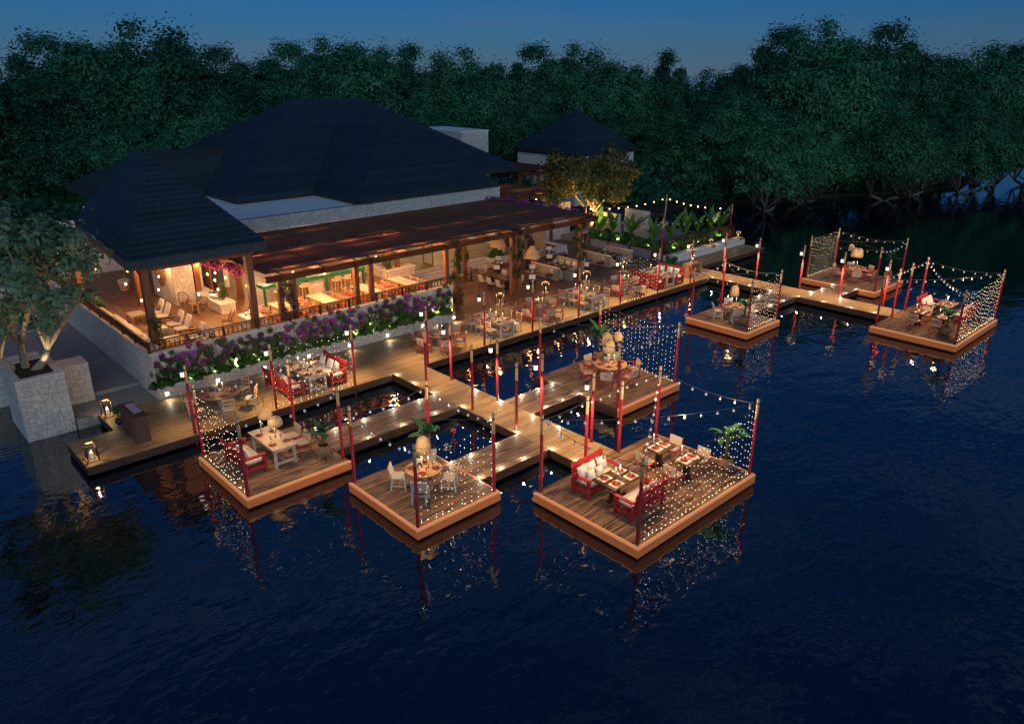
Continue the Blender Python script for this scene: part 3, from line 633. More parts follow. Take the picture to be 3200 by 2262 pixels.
# steps up to the dining hall and a planted kerb
b = MB()
for i in range(4): b.box(24.95 if i > 1 else 27, 34.45, 39.0 + i * .33, 40.398, .002 + i * .12 if i else 0.001, .12 * (i + 1))
tag(obj('steps', b, 'plaster'), 'broad pale steps from the dining floor into the hall', 'steps')
o = tag(obj('planted_kerb', MB().box(34.5, 34.75, 39.0, 40.3, 0, .5).box(34.75, 38.2, 39.3, 39.55, 0, .5).box(38.2, 41.8, 38.9, 39.15, 0, .5).box(38.2, 38.45, 39.15, 41.5, 0, .5).box(41.55, 41.8, 39.15, 41.3, 0, .5), 'plaster'), 'low pale kerb round the shrub and pool behind the tables', 'kerb')
obj('pool_surface', MB().box(38.45, 41.55, 39.15, 42.4, .3, .33), 'deckside', o)
o = wall('court_wall', 'pale stone wall behind the dining floor end', 40.5, 46.0, 42.55, 42.8, -.05, 2.9)
clad(o, (40.5, 42.55, -.05), *FX, 5.5, 2.95, .38)
# low wall with columns at the back of the bar
o = wall('bar_back_wall', 'low pale stone wall with two columns behind the tiled tables', 24.9, 27.0, 38.0, 38.7, ZF, 1.5)
clad(o, (24.95, 38.0, ZF), *FX, 2.0, .5, .26); clad(o, (24.9, 42.4, ZF), *LX, 4.4, .5, .28); obj('ledge', MB().box(24.86, 27.03, 37.96, 38.74, 1.502, 1.56).box(24.86, 25.3, 38.74, 42.45, 1.502, 1.56), 'plaster', o)
obj('return_wall', MB().box(24.9, 25.26, 38.74, 42.4, ZF, 1.5), 'mortar', o)
# feature wall, counters
o = wall('feature_wall', 'tall pale stone wall carrying the carved disc', 13.42, 14.5, 41.12, 44.4, ZF, 5.3)
clad(o, (13.42, 41.12, ZF), *FX, 1.08, 4.3, .30); clad(o, (13.42, 44.4, ZF), *LX, 3.28, 4.3, .34)
o = tag(obj('pillar', MB().box(14.95, 15.35, 42.1, 42.5, ZF, 5.3), 'plaster'), 'smooth cream pillar beside the carved disc wall', 'pillar')
for nm, x0, x1, y0, y1, lb in [('stone_counter', 14.55, 15.35, 38.0, 42.05, 'long low pale stone counter with lanterns and a shrub'), ('stone_counter', 14.5, 15.3, 34.6, 35.7, 'short low pale stone counter beside the front pavilion post')]:
    o = tag(obj(nm, MB().box(x0, x1, y0, y1, ZF, 1.5), 'mortar'), lb, 'counter')
    clad(o, (x0, y0, ZF), *FX, x1 - x0, .5, .26); clad(o, (x0, y1, ZF), *LX, y1 - y0, .5, .26); obj('counter_top', MB().box(x0 - .04, x1 + .04, y0 - .04, y1 + .04, 1.502, 1.56), 'plaster', o)
for x0, y, z in [(15.7, 42.2, 'tall timber screen panel beside the cream pillar'), (16.7, 40.4, 'tall timber screen panel behind the pavilion shrub')]:
    o = thing('screen_panel', z, 'screen', (x0, y, ZF)); obj('board', MB().cb(0, .22, 1.5, .06, .42, 3.0), 'door', o); obj('board', MB().cb(0, -.22, 1.5, .06, .42, 3.0), 'door', o)
o = thing('carved_disc', 'big round carved wooden wall disc with ring pattern', 'wall disc', (13.38, 42.85, 2.75))
for i, (r, d) in enumerate([(.95, .03), (.82, .06), (.68, .08), (.54, .1), (.4, .12), (.26, .14)]):
    b = MB(); n = 28; rr = r - .09
    pts = [(0, math.cos(t * 2 * math.pi / n), math.sin(t * 2 * math.pi / n)) for t in range(n)]
    b.add([(-d, p[1] * r * .8, p[2] * r) for p in pts] + [(-d - .02, p[1] * rr * .8, p[2] * rr) for p in pts] + [(0, p[1] * r * .8, p[2] * r) for p in pts] + [(0, p[1] * rr * .8, p[2] * rr) for p in pts],
          [(t, (t + 1) % n, n + (t + 1) % n, n + t) for t in range(n)] + [(t, (t + 1) % n, 2 * n + (t + 1) % n, 2 * n + t) for t in range(n)] + [(n + t, n + (t + 1) % n, 3 * n + (t + 1) % n, 3 * n + t) for t in range(n)])
    obj('carved_ring', b, 'carve', o)
# right-hand court: tiled low wall, bench wall, railings, screens
o = wall('tiled_wall', 'low wall of purple patterned tile below the tall hedge', 44.6, 44.85, 33.0, 39.2, 0, .62, m='tilewall')
obj('rim', MB().box(44.57, 44.88, 32.97, 39.23, .622, .67), 'timber', o)
for y in (33.0, 35.1, 37.2, 39.1): obj('pier', MB().cb(44.72, y, .33, .32, .14, .66), 'timber', o)
tag(obj('court_floor', MB().box(44.9, 54.2, 32.1, 43, -.4, .30), 'concrete'), 'raised court floor behind the hedge', 'floor', kind='structure')
o = wall('bench_wall', 'long pale bench wall with white seat cushions', 44.7, 54.2, 31.15, 32.08, -.3, .36, m='plaster')
for i, x in enumerate([45.2, 46.75, 48.3, 50.6, 52.15]): obj('seat_cushion', MB().blob(x + .72, 31.52, .43, 1.46, .66, .15, n=8, p=.25), 'pillow', o)
for x in (49.85, 47.2, 53.75): obj('side_table', MB().cb(x + .2 if x > 50 else x, 31.52, .44, .42, .66, .12), 'door', o)
railing('dark red railing behind the cushioned bench wall', (44.9, 32.2), (54.15, 32.2), 1.05, .19, 6, 'rail', .36, .02)
railing('dark red railing along the far side of the hedge court', (54.1, 32.3), (54.1, 39.0), 1.1, .2, 5, 'rail', .3, .02)
railing('dark red railing at the back corner of the hedge court', (54.1, 39.0), (50.6, 41.5), 1.1, .2, 3, 'rail', .3, .02)
o = wall('court_screen', 'tall pale stone screen wall behind the hedge', 48.7, 49.0, 36.7, 39.0, .3, 2.5)
clad(o, (48.7, 39.0, .3), *LX, 2.3, 2.2, .4); clad(o, (48.7, 36.7, .3), *FX, .3, 2.2, .4)
o = wall('court_screen', 'shorter pale stone screen wall beside the court tree', 47.4, 47.7, 38.6, 41.0, .3, 2.2)
clad(o, (47.4, 41.0, .3), *LX, 2.4, 1.9, .4); clad(o, (47.4, 38.6, .3), *FX, .3, 1.9, .4)
o = thing('birdbath', 'pale stone pedestal basin at the end of the tiled wall', 'birdbath', (44.15, 39.5, 0)); obj('column', MB().lathe([(.22, 0), (.16, .1), (.13, .8), (.2, .95)], 12), 'plaster', o); obj('basin', MB().lathe([(.2, .95), (.42, 1.05), (.46, 1.16), (.40, 1.16), (.1, 1.08)], 16), 'plaster', o)
o = thing('curtain', 'gathered beige curtain hanging from the pergola', 'curtain', (39.2, 39.2, 0)); b = MB(); n = 40
b.add([(-.0 + .06 * math.sin(i * 1.9), -.55 + 1.1 * i / n, zz) for zz in (.5, 3.6) for i in range(n + 1)], [(i, i + 1, n + 2 + i, n + 1 + i) for i in range(n)], True); obj('fabric', b, 'curtain', o); obj('rod', MB().tube([(0, -.7, 3.62), (0, .7, 3.62)], .02), 'blackmetal', o)

# warm light strip along the front beam of the long pergola
o = thing('light_strip', 'thin warm light strip along the front beam of the long pergola', 'light strip')
for a, c in [(15.4, 17.6), (18.0, 19.5), (20.9, 22.8), (23.2, 25.3), (26.6, 28.4), (28.8, 30.4), (31.4, 33.7), (34.1, 36.5)]:
    obj('lit_strip', MB().box(a, c, 33.105, 33.12, 3.79, 3.81), 'warmbulb', o)
    k = 44 if a < 26 else 10
    lamp(((a + c) / 2, 33.35, 3.74), k, (1, .42, .14), .1, 'pergola_glow_light'); lamp(((a + c) / 2, 36.6, 3.62), k * 1.3, (1, .42, .14), .1, 'pergola_glow_light')  # rear row has no strip: unseen lamps added to make the slats glow
# ------------------------------------------------------------------ red posts, lanterns, strings of lights
pp = thing('red_post', 'red post with pale wooden top', 'post')
obj('lower_pole', MB().lathe([(.056, -1.6), (.055, 2.1)], 12), 'red', pp); obj('upper_pole', MB().lathe([(.054, 2.1), (.053, 2.78), (.045, 2.8)], 12), 'polewood', pp)
obj('band', MB().lathe([(.058, 2.60), (.06, 2.61), (.06, 2.635), (.058, 2.645)], 12), 'blackmetal', pp)
POST = Proto(pp)
def post(x, y, label, group): return POST.put((x, y, 0), rnd.uniform(0, 6), label, group)
CN = {'L': 'shore-desk corner', 'F': 'lake-desk corner', 'R': 'lake-far corner', 'B': 'shore-far corner'}
RP = {'P1': [(8.29, 25.2), (8.24, 21.5), (11.84, 21.62), (11.86, 25.22)], 'P2': [(11.28, 19.94), (11.24, 16.31), (14.32, 16.31), (14.41, 19.95)],
      'P3': [(15.42, 15.23), (15.40, 11.22), (21.53, 11.22), (21.57, 15.22)], 'P6': [(22.46, 22.38), (22.36, 17.79), (26.37, 17.80), (26.43, 22.33)],
      'P7': [(35.05, 22.97), (35.06, 19.42), (38.1, 19.45), (38.1, 22.98)], 'P5': [(47.9, 22.69), (47.82, 18.14), (51.73, 18.11), (51.78, 22.66)],
      'P8': [(41.04, 15.18), (41.05, 11.21), (47.05, 11.21), (47.1, 15.17)]}
for k, q in RP.items():
    for c, (x, y) in zip('LFRB', q): post(x, y, 'red post, ' + RD[k] + ', ' + CN[c], 'corner posts of the rafts')
for x, y, t in [(17.6, 15.25, 'on the host-desk side'), (19.43, 15.27, 'on the far side')]: post(x, y, 'red post where the walkway meets the big near raft, ' + t, 'walkway posts')
for x, y, t in [(43.1, 15.18, 'host-desk side'), (44.95, 15.2, 'far side')]: post(x, y, 'red post where the walkway meets the far big raft, ' + t, 'walkway posts')

lp = thing('post_lantern', 'lit black lantern on a post hook', 'lantern')
hk = [(-.36, 0, .62)]
obj('hook', MB().tube([(.0, 0, .36), (-.02, 0, .58), (-.10, 0, .70), (-.22, 0, .71), (-.32, 0, .62), (-.36, 0, .42), (-.36, 0, .33)], .009, 5), 'blackmetal', lp)
obj('handle', MB().tube([(-.43, 0, .17), (-.42, 0, .27), (-.36, 0, .33), (-.30, 0, .27), (-.29, 0, .17)], .007, 5), 'blackmetal', lp)
obj('lantern_cap', MB().lathe([(.085, .085), (.09, .10), (.06, .16), (.045, .22), (.05, .235), (.0, .26)], 12, -.36, 0, 0), 'navymetal', lp)
obj('glass_cylinder', MB().lathe([(.074, -.10), (.076, .085)], 12, -.36, 0, 0), 'lampglass', lp)
obj('lantern_base', MB().lathe([(.05, -.15), (.085, -.125), (.085, -.10)], 12, -.36, 0, 0), 'navymetal', lp)
LAN = Proto(lp)
LP_POWER = 82
def lantern(x, y, rz, label, group, pw=1.0, down=True):
    o = LAN.put((x, y, 2.34), rz, label, group)
    d = Matrix.Rotation(rz, 3, 'Z') @ Vector((-.36, 0, 0))
    lamp((x + d.x, y + d.y, 2.12), LP_POWER * pw, (1, .66, .33), .07, 'lantern_light', spot=104, blend=1)
DX = [8.77, 12.10, 15.81, 19.79, 23.34, 26.71, 30.32, 33.97, 37.56, 41.06]
for i, x in enumerate(DX):
    post(x, 27.2, ORD[i] + ' red post along the deck edge counting from the host desk', 'posts along the deck edge')
    lantern(x, 27.2, R(-90), 'lit black lantern on the ' + ORD[i] + ' deck-edge post from the host desk', 'lanterns on the deck posts', .45 if i == 0 else 1.15)
post(44.67, 27.05, 'red post at the start of the far walkway', 'walkway posts'); lantern(44.67, 27.05, 0, 'lit black lantern at the start of the far walkway', 'lanterns on the walkway posts')
for i, y in enumerate([24.8, 21.7, 19.09, 16.47]):
    post(19.3, y, ORD[i] + ' red post from the deck, far side of the long near walkway', 'walkway posts')
    lantern(19.3, y, 0, 'lit black lantern on the ' + ORD[i] + ' far-side post of the long near walkway', 'lanterns on the walkway posts', .9)
    if i < 3: post(17.92, y - (.02 if i else 0), ORD[i] + ' red post from the deck, desk side of the long near walkway', 'walkway posts')
for i, y in enumerate([24.65, 21.6, 19.02, 16.39]):
    post(44.83, y, ORD[i] + ' red post from the deck along the far walkway', 'walkway posts')
    lantern(44.83, y, 0, 'lit black lantern on the ' + ORD[i] + ' post of the far walkway', 'lanterns on the walkway posts', 1.2)
for x, y, t in [(44.75, 32.3, 'beside the tiled wall end'), (53.9, 38.75, 'at the back corner of the hedge court'), (53.65, 32.25, 'at the outer end of the cushioned bench wall'), (44.95, 39.9, 'beside the stone pedestal basin')]: post(x, y, 'tall red post with pale top ' + t, 'posts round the hedge court').location.z = .25

def sagline(p, q, sag, n=14):
    p = Vector(p); q = Vector(q); return [p + (q - p) * t - Vector((0, 0, sag * 4 * t * (1 - t))) for t in (i / n for i in range(n + 1))]
bulb_me = MB().lathe([(.0, -.10), (.028, -.092), (.043, -.062), (.040, -.032), (.020, -.004), (.016, .0)], 10).mesh('bulb', M['bulb'])
sock_me = MB().lathe([(.016, -.002), (.018, .0), (.018, .04), (.006, .05)], 8).mesh('socket', M['cable'])
fil_me = MB().lathe([(.0, -.075), (.010, -.06), (.010, -.045), (.0, -.03)], 5).mesh('filament', M['filament'])
warm_me = MB().lathe([(.0, -.09), (.03, -.08), (.042, -.055), (.03, -.02), (.012, .0)], 8).mesh('bulb', M['warmbulb'])
def festoon(p, q, sag, n, label, group, warm=False, cable='cable', skip=.5):
    pts = sagline(p, q, sag, 16); o = thing('festoon_string', label, 'string lights', (0, 0, 0), 0, group)
    obj('cable', MB().tube(pts, .009, 4), cable, o)
    for i in range(n):
        t = (i + skip) / n; a = Vector(p).lerp(Vector(q), t) - Vector((0, 0, sag * 4 * t * (1 - t) + .055))
        bb = _link(bpy.data.objects.new('bulb', warm_me if warm else bulb_me), o); bb.location = a
        sk = bpy.data.objects.new('socket', sock_me); _link(sk, bb)
        if not warm: _link(bpy.data.objects.new('filament', fil_me), bb)
    return o
def cable(p, q, sag, label, m='cable'):
    o = tag(obj('guy_cable', MB().tube(sagline(p, q, sag), .008, 4), m), label, 'cable', 'guy cables over the rafts'); return o
HT = 2.62
def P3(k, c, h=HT): x, y = RP[k]['LFRB'.index(c)]; return (x, y, h)
EDGE = {'LF': 'host-desk', 'LB': 'shore', 'FR': 'lake', 'RB': 'far'}
FES = {'P1': 'LB RB FR', 'P2': 'LB RB LF', 'P6': 'LB LF FR', 'P7': 'LB RB LF', 'P5': 'RB FR LF', 'P3': 'LF', 'P8': 'LF RB'}
for k, es in FES.items():
    for e in es.split():
        p, q = P3(k, e[0]), P3(k, e[1]); L = (Vector(p) - Vector(q)).length
        festoon(p, q, .24, max(5, round(L / .55)), 'festoon string along the ' + EDGE[e] + ' edge of the ' + RD[k], 'festoon strings over the rafts', cable='palecable' if (k, e) == ('P7', 'RB') else 'cable')
for k, mids in [('P3', [(17.6, 15.25), (19.43, 15.27)]), ('P8', [(43.1, 15.18), (44.95, 15.2)])]:
    seq = [P3(k, 'L')] + [(x, y, HT) for x, y in mids] + [P3(k, 'B')]
    for i in range(3): festoon(seq[i], seq[i + 1], .08, 4, 'festoon string, ' + ORD[i] + ' span of the shore edge of the ' + RD[k], 'festoon strings over the rafts')
    festoon(P3(k, 'L'), P3(k, 'R'), .22, 13, 'long diagonal festoon string across the ' + RD[k] + ' from the desk corner', 'festoon strings over the rafts')
    festoon(P3(k, 'B'), P3(k, 'F'), .28, 13, 'long diagonal festoon string across the ' + RD[k] + ' towards the camera corner', 'festoon strings over the rafts')
festoon(P3('P3', 'B'), P3('P3', 'R'), .2, 7, 'festoon string along the far edge of the big near raft', 'festoon strings over the rafts')
for k in ('P1', 'P2', 'P6', 'P7', 'P5'):
    cable(P3(k, 'L'), P3(k, 'R'), .13, 'thin diagonal cable over the ' + RD[k] + ' from the host-desk corner'); cable(P3(k, 'B'), P3(k, 'F'), .15, 'thin diagonal cable over the ' + RD[k] + ' towards the camera corner')
# strings over the hedge court (lit, warm)
festoon((44.95, 39.9, 2.85), (53.9, 38.75, 2.85), .32, 9, 'glowing warm string of bulbs running from the stone basin to the court corner', 'strings over the hedge court', True)
festoon((53.9, 38.75, 2.85), (53.65, 32.25, 2.85), .3, 9, 'glowing warm string of bulbs along the far railing of the hedge court', 'strings over the hedge court', True)
festoon((44.75, 32.3, 2.85), (53.65, 32.25, 2.85), .55, 12, 'festoon string of clear bulbs above the hedge railing', 'strings over the hedge court')
festoon((44.75, 32.3, 2.2), (53.9, 38.75, 2.75), .1, 34, 'dense diagonal string of clear bulbs over the hedge court', 'strings over the hedge court')
festoon((44.95, 39.9, 2.7), (44.75, 32.3, 2.7), .4, 9, 'festoon string of clear bulbs above the tiled wall', 'strings over the hedge court')

def fairy(p, q, label, ds, db, sag=.25, seed=0, zb=.04, dens=.94):
    g = random.Random(seed); p = Vector(p); q = Vector(q); L = (q - p).length; n = int(L / ds)
    o = thing('fairy_light_curtain', label, 'light curtain', (0, 0, 0), 0, 'curtains of fairy lights')
    obj('top_wire', MB().tube(sagline(p, q, sag), .006, 4), 'cable', o); B_ = MB(); r = .0074
    for i in range(n):
        t = (i + .5 + g.uniform(-.2, .2)) / n; a = p.lerp(q, t) - Vector((0, 0, sag * 4 * t * (1 - t))); bot = zb + g.uniform(0, .08)
        dx = g.uniform(-.04, .04); d = (q - p).normalized() * dx
        obj('strand', MB().tube([a, (a.x + d.x, a.y + d.y, bot)], .0022, 3, False), 'cable', o)
        B_.add([Vector((a.x + d.x, a.y + d.y, bot - .01)) + Vector(v) * r * 1.5 for v in ((1, 0, 0), (0, 1, 0), (-1, 0, 0), (0, -1, 0), (0, 0, 1), (0, 0, -1))], [(0, 1, 4), (1, 2, 4), (2, 3, 4), (3, 0, 4), (1, 0, 5), (2, 1, 5), (3, 2, 5), (0, 3, 5)])
        z = a.z - g.uniform(.02, db)
        while z > bot:
            f = (a.z - z) / (a.z - bot); c = Vector((a.x + d.x * f, a.y + d.y * f, z))
            if g.random() < dens:
                B_.add([c + Vector(v) * r for v in ((1, 0, 0), (0, 1, 0), (-1, 0, 0), (0, -1, 0), (0, 0, 1), (0, 0, -1))], [(0, 1, 4), (1, 2, 4), (2, 3, 4), (3, 0, 4), (1, 0, 5), (2, 1, 5), (3, 2, 5), (0, 3, 5)])
            z -= db * g.uniform(.75, 1.25)
    obj('fairy_bulbs', B_, 'fairy', o, kind='stuff')
fairy(P3('P1', 'F', 2.65), P3('P1', 'L', 2.65), 'curtain of fairy lights on the desk edge of the single red bench raft', .20, .27, .25, 1)
fairy(P3('P2', 'F', 2.65), P3('P2', 'R', 2.65), 'curtain of fairy lights on the lake edge of the near raft with white chairs', .24, .27, .3, 2)
fairy(P3('P3', 'F', 2.65), P3('P3', 'R', 2.65), 'wide curtain of fairy lights on the lake edge of the big near raft', .21, .26, .45, 3)
fairy(P3('P6', 'B', 2.65), P3('P6', 'R', 2.65), 'curtain of fairy lights on the far edge of the middle raft', .22, .22, .25, 4)
fairy(P3('P7', 'F', 2.65), P3('P7', 'R', 2.65), 'curtain of fairy lights on the lake edge of the distant raft with white chairs', .2, .22, .2, 5)
fairy(P3('P5', 'L', 2.65), P3('P5', 'B', 2.65), 'very dense curtain of fairy lights on the shore edge of the far raft', .20, .20, .06, 6)
fairy(P3('P8', 'F', 2.65), P3('P8', 'R', 2.65), 'wide curtain of fairy lights on the lake edge of the far big raft', .2, .21, .25, 7)
fairy((12.1, 27.2, 2.65), (15.81, 27.2, 2.65), 'curtain of fairy lights on the deck edge before the red bench table', .24, .27, .15, 8)
fairy((33.97, 27.2, 2.65), (37.56, 27.2, 2.65), 'curtain of fairy lights on the deck edge before the sixth lantern post onward', .24, .24, .15, 9)

# the lit festoon bulbs' warm glow over each raft
for k, pts, pw in [('P1', [(9.2, 22.6), (11, 24)], 13), ('P2', [(12, 17.4), (13.7, 18.8)], 13), ('P3', [(16.4, 12.4), (17.2, 14.4), (19.3, 12.6), (19.8, 14.3), (21, 12)], 15), ('P6', [(23.4, 19), (25.4, 21), (25.2, 18.8)], 13),
                   ('P7', [(35.8, 20.3), (37.2, 22)], 14), ('P5', [(48.8, 19.4), (50.8, 21.4)], 14), ('P8', [(42.3, 12.4), (42.8, 14.2), (45, 12.4), (46, 14.2)], 15)]:
    for x, y in pts: lamp((x, y, 2.3), pw * 2.1, (1, .62, .31), .05, 'festoon_light').visible_glossy = False
# wicker pendant lamps
def shade(r, h, nm, label):
    o = thing(nm, label, 'pendant lamp')
    pr = [(r * 1.0, 0), (r * 1.02, h * .25), (r * .95, h * .55), (r * .72, h * .84), (r * .35, h * .98), (.03, h)]
    obj('lamp_shade', MB().lathe(pr, 20), 'wicker', o); obj('rim', MB().lathe([(r * 1.0, -.012), (r * 1.03, 0), (r * 1.0, .012)], 20), 'wicker', o)
    obj('lamp_bulb', MB().lathe([(0, -.05), (.035, -.02), (.035, .02), (0, .05)], 8, 0, 0, h * .45), 'warmbulb', o); obj('cord', MB().tube([(0, 0, h), (0, 0, max(h + .3, 2.48 - 1.35))], .008, 4), 'cable', o)
    return Proto(o)
LOW = shade(.25, .29, 'pendant_lamp', 'wide low wicker pendant'); TALL = shade(.25, .58, 'pendant_lamp', 'tall wicker pendant'); SMALL = shade(.19, .40, 'pendant_lamp', 'small wicker pendant')
PEND_POWER = 88
def pendant(pr, x, y, z, label, pw=1.0):
    pr.put((x, y, z), 0, label, 'wicker pendant lamps over the raft tables')
    lamp((x, y, z + .04), PEND_POWER * pw, (1, .70, .38), .06, 'pendant_light', spot=130, blend=.7)
pendant(LOW, 10.09, 23.72, 1.48, 'wide low wicker pendant, single red bench raft, nearer the shore'); pendant(LOW, 10.1, 22.98, 1.45, 'wide low wicker pendant, single red bench raft, nearer the lake')
pendant(TALL, 12.80, 18.05, 1.30, 'tall domed wicker pendant over the near raft with white chairs', 1.5)
pendant(TALL, 36.5, 21.25, 1.28, 'tall domed wicker pendant over the distant raft with white chairs', 1.4)
pendant(TALL, 24.45, 20.05, 1.30, 'tall wicker pendant hanging lowest over the middle raft table', 1.0); pendant(TALL, 24.72, 20.42, 1.48, 'second tall wicker pendant just behind the lowest over the middle raft', .6); pendant(SMALL, 25.1, 20.1, 1.70, 'small high wicker pendant over the middle raft table', .6)
pendant(TALL, 49.9, 20.3, 1.48, 'wide wicker pendant over the far raft with dense curtain', .9); pendant(TALL, 49.7, 20.5, 1.52, 'wicker pendant overlapping the wide one on the far raft', .9); pendant(SMALL, 50.5, 21.1, 1.72, 'small high wicker pendant on the far raft', .7)

# floor lanterns with candles
fl = thing('floor_lantern', 'open wooden floor lantern with lit candle', 'lantern')
b = MB(); s = .155; h = .56
for i in (-1, 1):
    for j in (-1, 1): b.bar((i * s, j * s, 0), (i * s * .82, j * s * .82, h), .04, .04)
obj('frame', b, 'blackmetal', fl)
b = MB().cb(0, 0, .02, .36, .36, .03)
for a in range(4):
    m = T(rz=a * math.pi / 2); b.add(*(lambda q: (q.v, q.f))(MB().cb(0, s * .82, h - .02, .30, .05, .05)), m=m)
obj('wooden_frame', b, 'lightwood', fl); obj('handle', MB().tube([(-.1, 0, h), (-.08, 0, h + .09), (.08, 0, h + .09), (.1, 0, h)], .008, 5), 'blackmetal', fl)
cdl = obj('candle', MB().lathe([(.05, .035), (.05, .24), (.045, .25)], 12), 'wax', fl); obj('flame', MB().lathe([(0, .25), (.014, .27), (.016, .29), (0, .34)], 8), 'flame', cdl)
FL = Proto(fl)
for x, y, z, sc, t in [(5.28, 27.62, 0, 1.15, 'on the lake corner of the deck near the host desk'), (6.85, 31.2, 0, 1.15, 'beside the potted palm at the path'), (28.63, 31.9, 0, 1.25, 'on the dining floor nearest the flower planter'), (32.41, 31.9, 0, 1.25, 'on the dining floor behind the round red-chair table'),
                      (36.29, 31.95, 0, 1.25, 'on the dining floor beside the grey planter'), (40.1, 32.0, 0, 1.25, 'on the dining floor in front of the pale booth'), (47.4, 31.5, .5, .7, 'on the first wooden ledge of the bench wall'), (49.9, 31.5, .5, .7, 'on the second wooden ledge of the bench wall'), (53.9, 31.6, .5, .8, 'on the outer end of the bench wall'), (42.9, 28.35, .88, .8, 'standing on the oak sideboard')]:
    FL.put((x, y, z), rnd.uniform(-.2, .2), 'wooden floor lantern with candle ' + t, 'floor lanterns', sc); lamp((x, y, z + .42 * sc), 3.5, (1, .62, .28), .03, 'candle_light')
cl = thing('candle_lantern', 'black lantern with cream candle', 'lantern'); b = MB()
for i in range(4): a = i * math.pi / 2; b.tube([(.09 * math.cos(a), .09 * math.sin(a), 0), (.09 * math.cos(a), .09 * math.sin(a), .26)], .008, 4)
b.lathe([(.10, 0), (.10, .02)], 12).lathe([(.10, .26), (.10, .275), (.04, .31), (0, .33)], 12); obj('frame', b, 'blackmetal', cl); obj('candle', MB().lathe([(.06, .02), (.06, .19)], 12), 'wax', cl); obj('handle', MB().tube([(-.04, 0, .32), (0, 0, .39), (.04, 0, .32)], .006, 4), 'blackmetal', cl)
CL = Proto(cl)
for x, y, sc, t in [(14.75, 39.6, 1, 'smaller, behind the other on the long stone counter'), (14.8, 39.25, 1.15, 'larger, in front on the long stone counter'), (14.75, 35.35, .8, 'smaller on the short stone counter'), (14.98, 35.3, 1.25, 'larger on the short stone counter')]:
    CL.put((x, y, 1.56), 0, 'black candle lantern with cream candle, ' + t, 'candle lanterns on the counters', sc); lamp((x, y, 1.56 + .24 * sc), 2.0, (1, .7, .36), .03, 'candle_light')
# square wall lamps on the planter front
wlm = thing('wall_lamp', 'square lit wall lamp', 'wall lamp'); obj('housing', MB().cb(0, .015, 0, .17, .03, .17), 'plaster', wlm); obj('lit_panel', MB().cb(0, -.012, 0, .145, .02, .145), 'walllamp', wlm); WL = Proto(wlm)
for i, x in enumerate([9.22, 11.4, 13.58, 15.82, 18.05, 20.29, 22.53, 24.66]):
    WL.put((x, 31.29, .22), 0, ORD[i] + ' square lit wall lamp on the flower planter counting from the path', 'wall lamps on the flower planter'); lamp((x, 31.1, .22), 3.2, (1, .86, .62), .05, 'wall_light', spot=160, aim=(0, -.5, -.8), blend=1)
# ------------------------------------------------------------------ furniture prototypes (a chair faces +y, its back is at -y)
def legs4(t, m, w, d, h, r, taper=.8, blue=None, r2=None):
    for i in (-1, 1):
        for j in (-1, 1):
            o = obj('leg', MB().lathe([(r * taper, 0), (r, h)], 8), m, t, (i * w, j * d, 0))
def chair_red(arms=True):
    t = thing('dining_chair', 'red framed woven chair', 'chair'); w, d = .25, .23
    for i in (-1, 1):
        obj('leg', MB().tube([(i * w, d, 0), (i * w, d, .64 if arms else .44)], .017, 6), 'redmetal', t)
        obj('leg', MB().tube([(i * w, -d - .03, 0), (i * w, -d, .44), (i * w, -d - .05, .80)], .017, 6), 'redmetal', t)
        if arms: obj('armrest', MB().bar((i * w, -d - .02, .64), (i * w, d + .02, .65), .045, .028), 'redmetal', t)
    obj('seat_frame', MB().bar((-w, d, .42), (w, d, .42), .025, .03).bar((-w, -d, .42), (w, -d, .42), .025, .03).bar((-w, -d, .42), (-w, d, .42), .025, .03).bar((w, -d, .42), (w, d, .42), .025, .03), 'redmetal', t)
    obj('seat', MB().blob(0, 0, .45, .50, .46, .06, n=8, p=.3), 'woven', t)
    k = obj('backrest', MB().cb(0, 0, 0, .50, .035, .32), 'woven', t, (0, -d - .03, .66)); k.rotation_euler = (R(8), 0, 0)
    obj('cross_strap', MB().bar((-.10, -.022, -.09), (.10, -.022, .09), .022, .012).bar((-.10, -.022, .09), (.10, -.022, -.09), .022, .012), 'redmetal', k)
    return Proto(t)
def chair_white():
    t = thing('dining_chair', 'white wooden woven chair', 'chair')
    for i in (-1, 1):
        obj('leg', MB().bar((i * .22, .22, 0), (i * .22, .20, .44), .045, .05), 'whitewood', t); obj('leg', MB().bar((i * .22, -.26, 0), (i * .22, -.21, .45), .045, .055).bar((i * .22, -.21, .44), (i * .22, -.32, .86), .045, .05), 'whitewood', t)
        obj('stretcher', MB().bar((i * .22, -.23, .17), (i * .22, .2, .17), .03, .035), 'whitewood', t)
    obj('seat', MB().blob(0, 0, .455, .48, .46, .06, p=.25), 'whitewood', t)
    k = obj('backrest', MB().cb(0, 0, 0, .42, .04, .40), 'whitewood', t, (0, -.265, .66)); k.rotation_euler = (R(15), 0, 0)
    obj('stretcher', MB().bar((-.22, 0, .17), (.22, 0, .17), .03, .03), 'whitewood', t); return Proto(t)
